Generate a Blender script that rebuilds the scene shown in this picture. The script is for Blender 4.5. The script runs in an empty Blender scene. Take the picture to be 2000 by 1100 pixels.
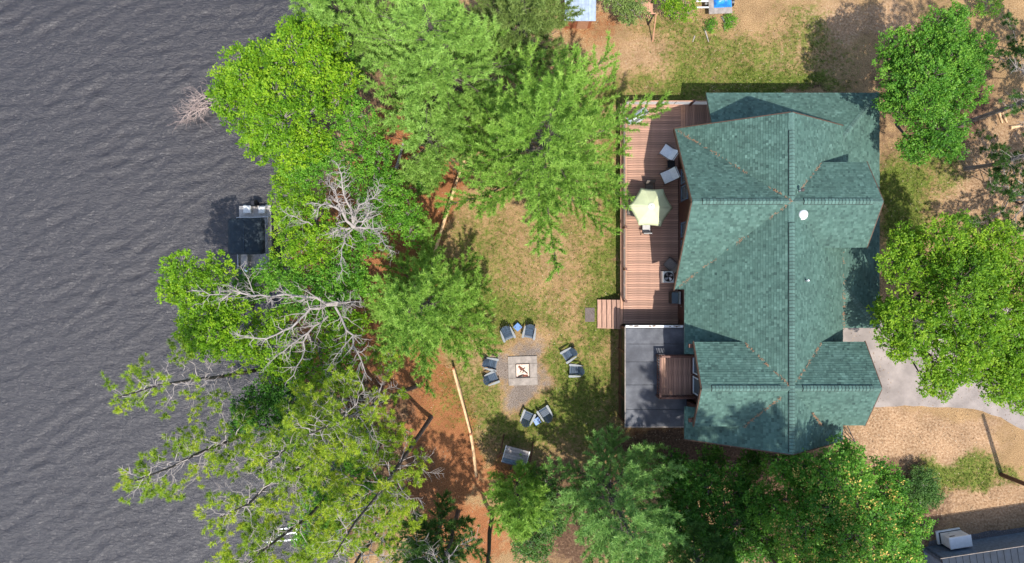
import bpy, bmesh, math, random
import numpy as np
from mathutils import Vector, Matrix
random.seed(7)
RNG = np.random.default_rng(11)
SC = bpy.context.scene
COL = SC.collection
PI = math.pi

# ------------------------------------------------------------------ camera, sky, sun, exposure
CAM_H = 46.0
F = 1380.0                                     # focal length in photo pixels (2000 wide)
cam_data = bpy.data.cameras.new('camera'); cam = bpy.data.objects.new('camera', cam_data); COL.objects.link(cam)
cam.location = (0, 0, CAM_H); cam.rotation_euler = (0, 0, 0)
cam_data.sensor_width = 36.0; cam_data.lens = 36.0 * F / 2000.0
cam_data.clip_start = 0.5; cam_data.clip_end = 1500
SC.camera = cam
TO_SUN = Vector((0.13, -0.43, 1.0)).normalized()
SUN_EL = math.asin(TO_SUN.z); SUN_AZ = math.atan2(TO_SUN.x, TO_SUN.y)
world = bpy.data.worlds.new('World'); SC.world = world; world.use_nodes = True
wn = world.node_tree.nodes; wl = world.node_tree.links
wn.clear()
sky = wn.new('ShaderNodeTexSky'); sky.sky_type = 'NISHITA'; sky.sun_disc = False
sky.sun_elevation = SUN_EL; sky.sun_rotation = SUN_AZ; sky.air_density = 1.0; sky.dust_density = 1.5
bgn = wn.new('ShaderNodeBackground'); bgn.inputs['Strength'].default_value = 0.15
won = wn.new('ShaderNodeOutputWorld')
wl.new(sky.outputs[0], bgn.inputs['Color']); wl.new(bgn.outputs[0], won.inputs['Surface'])
sd = bpy.data.lights.new('sun', 'SUN'); sd.energy = 3.3; sd.angle = math.radians(0.6); sd.color = (1.0, 0.95, 0.86)
sun = bpy.data.objects.new('sun', sd); COL.objects.link(sun)
sun.rotation_euler = TO_SUN.to_track_quat('Z', 'Y').to_euler(); sun.location = (8, -25, 60)
SC.view_settings.view_transform = 'Standard'; SC.view_settings.look = 'None'
SC.view_settings.exposure = 1.0; SC.view_settings.gamma = 1.0; SC.view_settings.use_curve_mapping = False
SC.render.engine = 'CYCLES'
SC.cycles.max_bounces = 6; SC.cycles.transparent_max_bounces = 6

def P(px, py, z=0.0):
    k = (CAM_H - z) / F
    return Vector(((px - 1000.0) * k, (550.0 - py) * k, z))

# ------------------------------------------------------------------ noise
def vnoise(x, y, seed=0):
    x = np.asarray(x, float); y = np.asarray(y, float)
    r = np.random.default_rng(seed).random((256, 256))
    xi = np.floor(x).astype(int); yi = np.floor(y).astype(int)
    fx = x - xi; fy = y - yi
    fx = fx * fx * (3 - 2 * fx); fy = fy * fy * (3 - 2 * fy)
    a = r[xi % 256, yi % 256]; b = r[(xi + 1) % 256, yi % 256]
    c = r[xi % 256, (yi + 1) % 256]; d = r[(xi + 1) % 256, (yi + 1) % 256]
    return (a * (1 - fx) + b * fx) * (1 - fy) + (c * (1 - fx) + d * fx) * fy
def fbm(x, y, seed=0, oct=4):
    s = 0; a = 0.5; t = 0
    for i in range(oct):
        s = s + a * vnoise(x * 2 ** i + 17 * i, y * 2 ** i + 31 * i, seed + i); t += a; a *= 0.5
    return s / t

# ------------------------------------------------------------------ materials
def new_mat(name):
    m = bpy.data.materials.new(name); m.use_nodes = True
    n = m.node_tree.nodes; l = m.node_tree.links
    return m, n, l, n['Principled BSDF']
def ramp(n, stops):
    r = n.new('ShaderNodeValToRGB'); e = r.color_ramp.elements
    while len(e) > 1: e.remove(e[-1])
    e[0].position = stops[0][0]; e[0].color = (*stops[0][1], 1)
    for p, c in stops[1:]:
        x = e.new(p); x.color = (*c, 1)
    return r
def plain(name, col, rough=0.6, var=0.15, scale=6.0, bump=0.0, bscale=40.0, metal=0.0, coords='Object', stretch=(1, 1, 1), spec=0.5, tint=False):
    m, n, l, b = new_mat(name)
    tc = n.new('ShaderNodeTexCoord'); mp = n.new('ShaderNodeMapping'); mp.inputs['Scale'].default_value = stretch
    l.new(tc.outputs[coords], mp.inputs[0])
    nz = n.new('ShaderNodeTexNoise'); nz.inputs['Scale'].default_value = scale; nz.inputs['Detail'].default_value = 6
    l.new(mp.outputs[0], nz.inputs['Vector'])
    lo = tuple(c * (1 - var) for c in col); hi = tuple(min(1, c * (1 + var)) for c in col)
    r = ramp(n, [(0.3, lo), (0.7, hi)]); l.new(nz.outputs['Fac'], r.inputs[0])
    out = r.outputs[0]
    if tint:
        oi = n.new('ShaderNodeObjectInfo'); hs = n.new('ShaderNodeHueSaturation')
        ma = n.new('ShaderNodeMapRange'); ma.inputs[3].default_value = 0.78; ma.inputs[4].default_value = 1.22
        l.new(oi.outputs['Random'], ma.inputs[0]); l.new(ma.outputs[0], hs.inputs['Value']); l.new(out, hs.inputs['Color']); out = hs.outputs[0]
    l.new(out, b.inputs['Base Color'])
    b.inputs['Roughness'].default_value = rough; b.inputs['Metallic'].default_value = metal
    b.inputs['Specular IOR Level'].default_value = spec
    if bump:
        n2 = n.new('ShaderNodeTexNoise'); n2.inputs['Scale'].default_value = bscale; n2.inputs['Detail'].default_value = 5
        l.new(mp.outputs[0], n2.inputs['Vector'])
        bp = n.new('ShaderNodeBump'); bp.inputs['Strength'].default_value = bump; bp.inputs['Distance'].default_value = 0.02
        l.new(n2.outputs['Fac'], bp.inputs['Height']); l.new(bp.outputs[0], b.inputs['Normal'])
    return m
def leaf_mat(name, stops, trans=0.4, rough=0.5):
    m, n, l, b = new_mat(name)
    at = n.new('ShaderNodeAttribute'); at.attribute_name = 'tint'
    r = ramp(n, stops); l.new(at.outputs['Fac'], r.inputs[0])
    l.new(r.outputs[0], b.inputs['Base Color']); b.inputs['Roughness'].default_value = rough
    b.inputs['Specular IOR Level'].default_value = 0.25
    tr = n.new('ShaderNodeBsdfTranslucent')
    hs = n.new('ShaderNodeHueSaturation'); hs.inputs['Hue'].default_value = 0.49; hs.inputs['Value'].default_value = 1.3
    l.new(r.outputs[0], hs.inputs['Color']); l.new(hs.outputs[0], tr.inputs['Color'])
    mx = n.new('ShaderNodeMixShader'); mx.inputs[0].default_value = trans
    l.new(b.outputs[0], mx.inputs[1]); l.new(tr.outputs[0], mx.inputs[2])
    l.new(mx.outputs[0], n['Material Output'].inputs['Surface'])
    return m
def tint_mat(name, stops, rough=0.8, bump=0.3, bscale=60, nvar=0.13):
    m, n, l, b = new_mat(name)
    at = n.new('ShaderNodeAttribute'); at.attribute_name = 'tint'
    r = ramp(n, stops); l.new(at.outputs['Fac'], r.inputs[0])
    tc = n.new('ShaderNodeTexCoord'); nz = n.new('ShaderNodeTexNoise'); nz.inputs['Scale'].default_value = 1.1; nz.inputs['Detail'].default_value = 8
    l.new(tc.outputs['Object'], nz.inputs['Vector'])
    mr = n.new('ShaderNodeMapRange'); mr.inputs[1].default_value = 0.3; mr.inputs[2].default_value = 0.7
    mr.inputs[3].default_value = 1 - nvar; mr.inputs[4].default_value = 1 + nvar
    l.new(nz.outputs['Fac'], mr.inputs[0])
    hs = n.new('ShaderNodeHueSaturation'); l.new(mr.outputs[0], hs.inputs['Value']); l.new(r.outputs[0], hs.inputs['Color'])
    l.new(hs.outputs[0], b.inputs['Base Color']); b.inputs['Roughness'].default_value = rough
    n2 = n.new('ShaderNodeTexNoise'); n2.inputs['Scale'].default_value = bscale; l.new(tc.outputs['Object'], n2.inputs['Vector'])
    bp = n.new('ShaderNodeBump'); bp.inputs['Strength'].default_value = bump; bp.inputs['Distance'].default_value = 0.01
    l.new(n2.outputs['Fac'], bp.inputs['Height']); l.new(bp.outputs[0], b.inputs['Normal'])
    return m

M = {}
M['shingle'] = tint_mat('shingle_green', [(0, (0.016, 0.042, 0.035)), (0.5, (0.049, 0.104, 0.084)), (1, (0.094, 0.174, 0.144))], 0.85, 0.5, 90)
M['roofdeck'] = plain('roof_underlay', (0.03, 0.055, 0.05), 0.9)
M['ridge'] = plain('ridge_shingle_green', (0.072, 0.135, 0.114), 0.85, 0.2, 9, 0.3, 90, tint=True)
M['ventblack'] = plain('vent_black', (0.008, 0.010, 0.010), 0.7)
M['fascia'] = plain('fascia_brown', (0.085, 0.045, 0.028), 0.7)
M['fascia_green'] = plain('edge_trim_green', (0.06, 0.10, 0.09), 0.5)
M['log'] = plain('log_siding', (0.085, 0.030, 0.018), 0.6, 0.35, 3, 0.4, 12, stretch=(0.3, 0.3, 6))
M['wood_red'] = plain('deck_board', (0.330, 0.186, 0.130), 0.65, 0.30, 3, 0.2, 40, stretch=(0.6, 6, 1), tint=True)
M['wood_red_ns'] = plain('deck_board_lengthwise', (0.330, 0.186, 0.130), 0.65, 0.30, 3, 0.2, 40, stretch=(6, 0.6, 1), tint=True)
M['wood_orange'] = plain('border_board', (0.40, 0.21, 0.13), 0.65, 0.15, 5, 0.2, 40, tint=True)
M['stain'] = plain('stained_timber', (0.105, 0.040, 0.026), 0.6, 0.25, 8, 0.2, 40)
M['darkvoid'] = plain('dark_timber', (0.02, 0.012, 0.009), 0.9)
M['pale_panel'] = leaf_mat('rail_glass_panel', [(0, (.80, .78, .77)), (1, (.82, .80, .79))], .55, .3)
M['white'] = plain('white_paint', (0.78, 0.78, 0.78), 0.45, 0.06)
M['offwhite'] = plain('off_white_metal', (0.66, 0.66, 0.64), 0.4, 0.15, 3)
M['black'] = plain('black_metal', (0.010, 0.010, 0.012), 0.4)
M['steel'] = plain('brushed_steel', (0.55, 0.56, 0.57), 0.3, 0.1, 12, metal=0.8)
M['cushion'] = plain('pale_cushion', (0.80, 0.81, 0.84), 0.9, 0.1, 14, 0.3, 120)
M['sling'] = plain('grey_brown_sling', (0.17, 0.145, 0.13), 0.9, 0.15, 14, 0.3, 120)
M['sling_pale'] = plain('pale_sling', (0.42, 0.41, 0.41), 0.9, 0.1, 14)
M['tablebrown'] = plain('bronze_table', (0.06, 0.04, 0.03), 0.35)
M['umbrella'] = plain('canopy_lime', (0.54, 0.58, 0.36), 0.85, 0.05, 4, 0.15, 60)
M['umb_cap'] = plain('canopy_cap', (0.78, 0.80, 0.70), 0.85, 0.04)
M['ac'] = plain('ac_casing', (0.50, 0.50, 0.48), 0.45, 0.1)
M['slate'] = plain('slate_plastic', (0.042, 0.066, 0.102), 0.5, 0.18, 7, spec=0.4, tint=True)
M['slate_pale'] = plain('slate_sheen_plastic', (0.155, 0.168, 0.18), 0.5, 0.12, 9, spec=0.5)  # paler slate: sun and sky sheen on the flat arms put into the colour
M['blue'] = plain('blue_plastic', (0.045, 0.145, 0.37), 0.4, 0.08)
M['concrete'] = plain('concrete', (0.25, 0.215, 0.19), 0.9, 0.25, 4, 0.3, 50)
M['ash'] = plain('ash_bed', (0.62, 0.47, 0.39), 0.95, 0.25, 14, 0.6, 50)
M['char'] = plain('charred_log', (0.035, 0.022, 0.018), 0.95, 0.5, 14, 0.5, 40)
M['burnt'] = plain('half_burnt_log', (0.20, 0.07, 0.04), 0.95, 0.6, 14, 0.5, 40)
M['rust'] = plain('rusty_rim', (0.05, 0.038, 0.034), 0.75, 0.4, 20)
M['greywood'] = plain('weathered_board', (0.23, 0.205, 0.20), 0.8, 0.25, 6, 0.3, 30, stretch=(1, 6, 1), tint=True)
M['bluegrey'] = plain('blue_grey_board', (0.10, 0.14, 0.19), 0.7, 0.25, 6)
M['fence'] = plain('peeled_rail', (0.62, 0.40, 0.22), 0.75, 0.22, 5, 0.2, 30)
M['mat'] = plain('rubber_mat', (0.12, 0.095, 0.09), 0.9, 0.2, 12, 0.4, 90)
M['navy'] = plain('navy_canvas', (0.010, 0.020, 0.030), 0.8, 0.25, 3, 0.2, 50)
M['boatdeck'] = plain('boat_deck', (0.33, 0.31, 0.29), 0.7, 0.2, 6)
M['bark'] = plain('grey_bark', (0.20, 0.17, 0.15), 0.95, 0.4, 9, 0.6, 30, stretch=(1, 1, 0.3))
M['bark_dark'] = plain('dark_bark', (0.085, 0.066, 0.056), 0.95, 0.4, 9, 0.6, 30, stretch=(1, 1, 0.3))
M['deadwood'] = plain('bleached_deadwood', (0.30, 0.265, 0.245), 0.85, 0.25, 4, 0.5, 25)
M['drift'] = plain('pinkish_driftwood', (0.36, 0.28, 0.25), 0.85, 0.25, 4, 0.4, 25)
M['twig'] = plain('bare_twig', (0.31, 0.27, 0.25), 0.9, 0.25, 4)
M['needle_litter'] = plain('orange_needles', (0.20, 0.125, 0.075), 0.95, 0.35, 20)
M['asphalt'] = plain('driveway', (0.24, 0.205, 0.185), 0.95, 0.28, 0.9, 0.4, 60)
M['blue_roof'] = plain('navy_metal_roof', (0.012, 0.020, 0.034), 0.6, 0.2, 3, spec=0.2)
M['shedroof'] = plain('pale_blue_shed_roof', (0.25, 0.31, 0.40), 0.5, 0.2, 4)
M['shedwall'] = plain('rust_red_wall', (0.30, 0.10, 0.045), 0.8)
M['tarp'] = plain('blue_tarp', (0.02, 0.20, 0.60), 0.4, 0.4, 3, 0.6, 8)
M['gravel'] = plain('dark_gravel', (0.10, 0.095, 0.10), 0.95, 0.6, 25, 0.9, 40)
M['seed'] = plain('orange_seed_cluster', (0.52, 0.36, 0.08), 0.8, 0.25, 6)

# glass
gm, gn, gl, gb = new_mat('window_glass'); gb.inputs['Base Color'].default_value = (0.10, 0.13, 0.15, 1); gb.inputs['Roughness'].default_value = 0.08
M['glass'] = gm
# membrane
def membrane():
    m, n, l, b = new_mat('roof_membrane')
    tc = n.new('ShaderNodeTexCoord')
    a = n.new('ShaderNodeTexNoise'); a.inputs['Scale'].default_value = 0.8; a.inputs['Detail'].default_value = 9; a.inputs['Roughness'].default_value = 0.65
    l.new(tc.outputs['Object'], a.inputs['Vector'])
    r = ramp(n, [(0.30, (0.026, 0.028, 0.036)), (0.5, (0.058, 0.062, 0.076)), (0.72, (0.125, 0.13, 0.145))]); l.new(a.outputs['Fac'], r.inputs[0])
    l.new(r.outputs[0], b.inputs['Base Color']); b.inputs['Roughness'].default_value = 0.7
    return m
M['membrane'] = membrane()

# foliage
def g(v, k): return tuple(c * k for c in v)
def greens(name, dark, mid, light, trans=0.4):
    M[name] = leaf_mat(name, [(0, dark), (0.5, mid), (1, light)], trans)
greens('leaf_lime', (0.071, 0.180, 0.010), (0.176, 0.352, 0.015), (0.328, 0.485, 0.028), 0.45)
greens('leaf_green', (0.062, 0.179, 0.018), (0.129, 0.325, 0.029), (0.241, 0.448, 0.047), 0.45)
greens('leaf_deep', (0.029, 0.106, 0.012), (0.070, 0.204, 0.022), (0.138, 0.300, 0.036), 0.4)
greens('leaf_mid', (0.037, 0.127, 0.014), (0.098, 0.259, 0.025), (0.201, 0.385, 0.044), 0.4)
greens('leaf_yellow', (0.067, 0.167, 0.010), (0.159, 0.318, 0.018), (0.308, 0.459, 0.034), 0.45)
greens('pine_light', (0.138, 0.259, 0.045), (0.265, 0.446, 0.086), (0.397, 0.594, 0.145), 0.4)
greens('pine_bright', (0.115, 0.236, 0.032), (0.236, 0.414, 0.064), (0.385, 0.564, 0.115), 0.4)
greens('pine_olive', (0.099, 0.160, 0.039), (0.182, 0.264, 0.066), (0.281, 0.369, 0.105), 0.35)
greens('pine_blue', (0.103, 0.224, 0.054), (0.206, 0.379, 0.098), (0.344, 0.534, 0.156), 0.4)
greens('pine_dark', (0.034, 0.094, 0.019), (0.070, 0.158, 0.031), (0.126, 0.234, 0.048), 0.3)
greens('red_pine', (0.109, 0.202, 0.018), (0.276, 0.411, 0.033), (0.551, 0.588, 0.056), 0.4)
greens('grass_blade', (0.038, 0.075, 0.010), (0.095, 0.145, 0.022), (0.260, 0.235, 0.080), 0.3)

# ------------------------------------------------------------------ object helpers
def link(o): COL.objects.link(o); return o
def tag(o, label=None, cat=None, group=None, kind=None):
    if label: o['label'] = label
    if cat: o['category'] = cat
    if group: o['group'] = group
    if kind: o['kind'] = kind
    return o
def thing(name, label, cat, loc=(0, 0, 0), rotz=0.0, group=None):
    o = bpy.data.objects.new(name, None); link(o); o.empty_display_size = 0.3
    o.location = loc; o.rotation_euler = (0, 0, rotz)
    return tag(o, label, cat, group)
def dup(root, loc, rotz, label, group=None):
    r = root.copy(); link(r); r.location = loc; r.rotation_euler = (0, 0, rotz); r['label'] = label
    if group: r['group'] = group
    def rec(src, dst):
        for ch in list(src.children):
            c = ch.copy(); link(c); c.parent = dst; rec(ch, c)
    rec(root, r)
    return r
def np_mesh(name, V, Fc, mat, parent=None, tint=None, smooth=False):
    me = bpy.data.meshes.new(name)
    V = np.ascontiguousarray(V, dtype=np.float32); Fc = np.ascontiguousarray(Fc, dtype=np.int32)
    nf, k = Fc.shape
    me.vertices.add(len(V)); me.vertices.foreach_set('co', V.ravel())
    me.loops.add(nf * k); me.loops.foreach_set('vertex_index', Fc.ravel())
    me.polygons.add(nf); me.polygons.foreach_set('loop_start', np.arange(nf, dtype=np.int32) * k)
    if smooth: me.polygons.foreach_set('use_smooth', np.ones(nf, dtype=bool))
    me.update(calc_edges=True)
    if tint is not None:
        a = me.attributes.new('tint', 'FLOAT', 'FACE'); a.data.foreach_set('value', np.asarray(tint, dtype=np.float32))
    me.materials.append(mat)
    o = bpy.data.objects.new(name, me); link(o)
    if parent: o.parent = parent
    return o
class MB:
    def __init__(s): s.v = []; s.f = []; s.t = []
    def add(s, vs, fs, t=0.5):
        b = len(s.v); s.v += [tuple(v) for v in vs]; s.f += [tuple(i + b for i in f) for f in fs]; s.t += [t] * len(fs)
        return s
    def box(s, c, size, rz=0.0, rx=0.0, ry=0.0, t=0.5, bev=0.0):
        hx, hy, hz = size[0] / 2, size[1] / 2, size[2] / 2
        if bev:
            bv = min(bev, hx * .6, hy * .6, hz * .6)
            pts = []
            for z, q in ((-hz, bv), (-hz + bv, 0), (hz - bv, 0), (hz, bv)):
                pts += [(-hx + q, -hy + q, z), (hx - q, -hy + q, z), (hx - q, hy - q, z), (-hx + q, hy - q, z)]
            fs = [(3, 2, 1, 0), (12, 13, 14, 15)]
            for k in range(3):
                for i in range(4):
                    j = (i + 1) % 4
                    fs.append((k * 4 + i, k * 4 + j, k * 4 + 4 + j, k * 4 + 4 + i))
        else:
            pts = [(x, y, z) for z in (-hz, hz) for x, y in ((-hx, -hy), (hx, -hy), (hx, hy), (-hx, hy))]
            fs = [(3, 2, 1, 0), (4, 5, 6, 7), (0, 1, 5, 4), (1, 2, 6, 5), (2, 3, 7, 6), (3, 0, 4, 7)]
        R = Matrix.Translation(Vector(c)) @ Matrix.Rotation(rz, 4, 'Z') @ Matrix.Rotation(ry, 4, 'Y') @ Matrix.Rotation(rx, 4, 'X')
        return s.add([R @ Vector(p) for p in pts], fs, t)
    def bar(s, a, b, w, h=None, t=0.5):
        a = Vector(a); b = Vector(b); h = h or w; d = (b - a).normalized()
        up = Vector((0, 0, 1)) if abs(d.z) < 0.95 else Vector((0, 1, 0))
        x = d.cross(up).normalized(); y = x.cross(d).normalized()
        vs = []
        for p in (a, b):
            for sx, sy in ((-1, -1), (1, -1), (1, 1), (-1, 1)): vs.append(p + x * (sx * w / 2) + y * (sy * h / 2))
        return s.add(vs, [(3, 2, 1, 0), (4, 5, 6, 7), (0, 1, 5, 4), (1, 2, 6, 5), (2, 3, 7, 6), (3, 0, 4, 7)], t)
    def tube(s, pts, rad, n=6, t=0.5, cap=True):
        pts = [Vector(p) for p in pts]; m = len(pts)
        rad = rad if hasattr(rad, '__len__') else [rad] * m
        vs = []; fs = []; px = None
        for i, p in enumerate(pts):
            d = (pts[min(i + 1, m - 1)] - pts[max(i - 1, 0)])
            d = d.normalized() if d.length > 1e-6 else Vector((0, 0, 1))
            if px is None:
                up = Vector((0, 0, 1)) if abs(d.z) < 0.9 else Vector((1, 0, 0)); x = d.cross(up).normalized()
            else:
                x = (px - d * px.dot(d)); x = x.normalized() if x.length > 1e-5 else d.orthogonal().normalized()
            px = x; y = d.cross(x)
            for k in range(n):
                a = 2 * PI * k / n; vs.append(p + (x * math.cos(a) + y * math.sin(a)) * rad[i])
        for i in range(m - 1):
            for k in range(n):
                k2 = (k + 1) % n; fs.append((i * n + k, i * n + k2, (i + 1) * n + k2, (i + 1) * n + k))
        if cap: fs.append(tuple(range(n - 1, -1, -1))); fs.append(tuple((m - 1) * n + k for k in range(n)))
        return s.add(vs, fs, t)
    def lathe(s, c, prof, n=20, t=0.5, ax=None):
        c = Vector(c); vs = []; fs = []
        for r, z in prof:
            for k in range(n):
                a = 2 * PI * k / n; vs.append(c + Vector((r * math.cos(a), r * math.sin(a), z)))
        for i in range(len(prof) - 1):
            for k in range(n):
                k2 = (k + 1) % n; fs.append((i * n + k, i * n + k2, (i + 1) * n + k2, (i + 1) * n + k))
        fs.append(tuple(range(n - 1, -1, -1))); fs.append(tuple((len(prof) - 1) * n + k for k in range(n)))
        return s.add(vs, fs, t)
    def prism(s, poly, d, t=0.5):                 # 3-D polygon extruded along d
        d = Vector(d); a = [Vector(p) for p in poly]; n = len(a)
        return s.add(a + [p + d for p in a], [tuple(range(n)), tuple(range(2 * n - 1, n - 1, -1))] + [(i, i + n, (i + 1) % n + n, (i + 1) % n) for i in range(n)], t)
    def build(s, name, mat, parent=None, smooth=False, label=None, kind=None, fix=True):
        me = bpy.data.meshes.new(name); me.from_pydata([tuple(v) for v in s.v], [], s.f); me.validate()
        if len(me.polygons) == len(s.t):
            a = me.attributes.new('tint', 'FLOAT', 'FACE'); a.data.foreach_set('value', np.array(s.t, dtype=np.float32))
        if fix:
            bm = bmesh.new(); bm.from_mesh(me); bmesh.ops.recalc_face_normals(bm, faces=bm.faces); bm.to_mesh(me); bm.free()
        if smooth:
            me.polygons.foreach_set('use_smooth', np.ones(len(me.polygons), dtype=bool))
        me.materials.append(mat)
        o = bpy.data.objects.new(name, me); link(o)
        if parent: o.parent = parent
        if label: o['label'] = label
        if kind: o['kind'] = kind
        return o
def clone(o, loc=(0, 0, 0), rot=(0, 0, 0), parent=None, scale=(1, 1, 1)):
    c = o.copy(); link(c); c.location = loc; c.rotation_euler = rot; c.scale = scale
    if parent is not None: c.parent = parent
    return c

# ------------------------------------------------------------------ terrain
WATER_Z = -0.9
SHORE = [(-400, 660), (0, 650), (200, 625), (450, 575), (650, 565), (750, 590), (860, 665), (1100, 680), (1500, 700)]
def shore_x(Y):
    py = 550 - np.asarray(Y) * F / (CAM_H - WATER_Z)
    px = np.interp(py, [a for a, _ in SHORE], [b for _, b in SHORE])
    return (px - 1000) * (CAM_H - WATER_Z) / F
def ground_z(X, Y):
    X = np.asarray(X, float); Y = np.asarray(Y, float)
    d = X - shore_x(Y)
    z = np.where(d > 0, np.minimum(0, WATER_Z + 0.9 * np.sqrt(np.clip(d, 0, 6) / 6.0)), WATER_Z + 0.30 * d)
    z = np.maximum(z, -2.6)
    z = z + (fbm(X * 0.4, Y * 0.4, 5) - 0.5) * 0.10 * (z > -0.85) * (z < -0.02)
    return z
xs = np.concatenate([[-400, -200, -100, -60, -45], np.arange(-36, 36.01, 0.22), [45, 60, 100, 200, 400]])
ys = np.concatenate([[-400, -200, -100, -50, -30], np.arange(-21, 21.01, 0.22), [30, 50, 100, 200, 400]])
GX, GY = np.meshgrid(xs, ys)
GZ = ground_z(GX, GY)
PX = 1000 + GX * 30; PY = 550 - GY * 30
wob = lambda s, sc=0.02: (fbm(PX * sc, PY * sc, s) - 0.5)
WX = PX + wob(21) * 90; WY = PY + wob(23) * 90
def blob(cx, cy, rx, ry, soft=0.5):
    d = np.sqrt(((WX - cx) / rx) ** 2 + ((WY - cy) / ry) ** 2)
    return np.clip((1.0 + soft - d) / (2 * soft), 0, 1)
def mx(*a):
    r = a[0]
    for b in a[1:]: r = np.maximum(r, b)
    return r
green = mx(0.75 * blob(1060, 760, 190, 130), 0.75 * blob(1170, 590, 60, 140), 0.72 * blob(980, 570, 140, 170), 0.6 * blob(1110, 500, 110, 120), 0.75 * blob(1300, 160, 180, 40), 0.85 * blob(1480, 155, 170, 32),
           0.62 * blob(1400, 110, 260, 70), 0.6 * blob(1320, 60, 90, 30), 0.7 * blob(1210, 190, 70, 30), 0.8 * blob(1205, 400, 30, 170), 0.85 * blob(1770, 400, 60, 120), 0.8 * blob(1870, 920, 80, 28), 0.6 * blob(1960, 935, 60, 20),
           0.5 * blob(1840, 60, 60, 40), 0.6 * blob(1840, 330, 60, 50), 0.5 * blob(1000, 830, 100, 60), 0.55 * blob(1570, 60, 80, 60))
green = green * (1 - 0.40 * blob(1060, 510, 95, 70)) * (1 - 0.8 * blob(1022, 725, 70, 70, 0.25)) * (1 - 0.6 * blob(1210, 110, 90, 60))
needle = mx(blob(800, 340, 105, 170, 0.3), blob(860, 880, 75, 190, 0.3), blob(900, 1060, 90, 70), 0.6 * blob(1150, 50, 80, 40), 0.8 * blob(980, 910, 70, 40), blob(700, 600, 180, 260, 0.3), 0.7 * blob(1290, 850, 110, 16))
sand = mx(blob(1960, 330, 130, 130), blob(1800, 860, 170, 60, 0.25), blob(1930, 990, 140, 55, 0.3), 0.55 * blob(1080, 490, 90, 60), 0.7 * blob(1230, 110, 120, 60), 0.85 * blob(1690, 40, 160, 50), 0.7 * blob(940, 690, 30, 120), 0.6 * blob(1560, 110, 120, 50))
soil = mx(blob(1400, 880, 240, 45, 0.3), 0.9 * blob(1310, 172, 60, 14), 0.9 * blob(1550, 172, 140, 12), blob(1130, 1010, 110, 110), 0.5 * blob(1720, 90, 90, 40), blob(1630, 1010, 240, 130, 0.3), blob(1740, 300, 30, 150, 0.3) * 0.6, blob(1830, 170, 120, 150, .3) * .9, blob(1022, 765, 60, 40, .5) * .35,
          blob(650, 900, 200, 220, 0.3) * 0.8, blob(1022, 770, 90, 50) * 0.45, blob(1235, 480, 40, 280, 0.2) * 0.5, blob(800, 100, 250, 130, .3) * .7)
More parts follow.
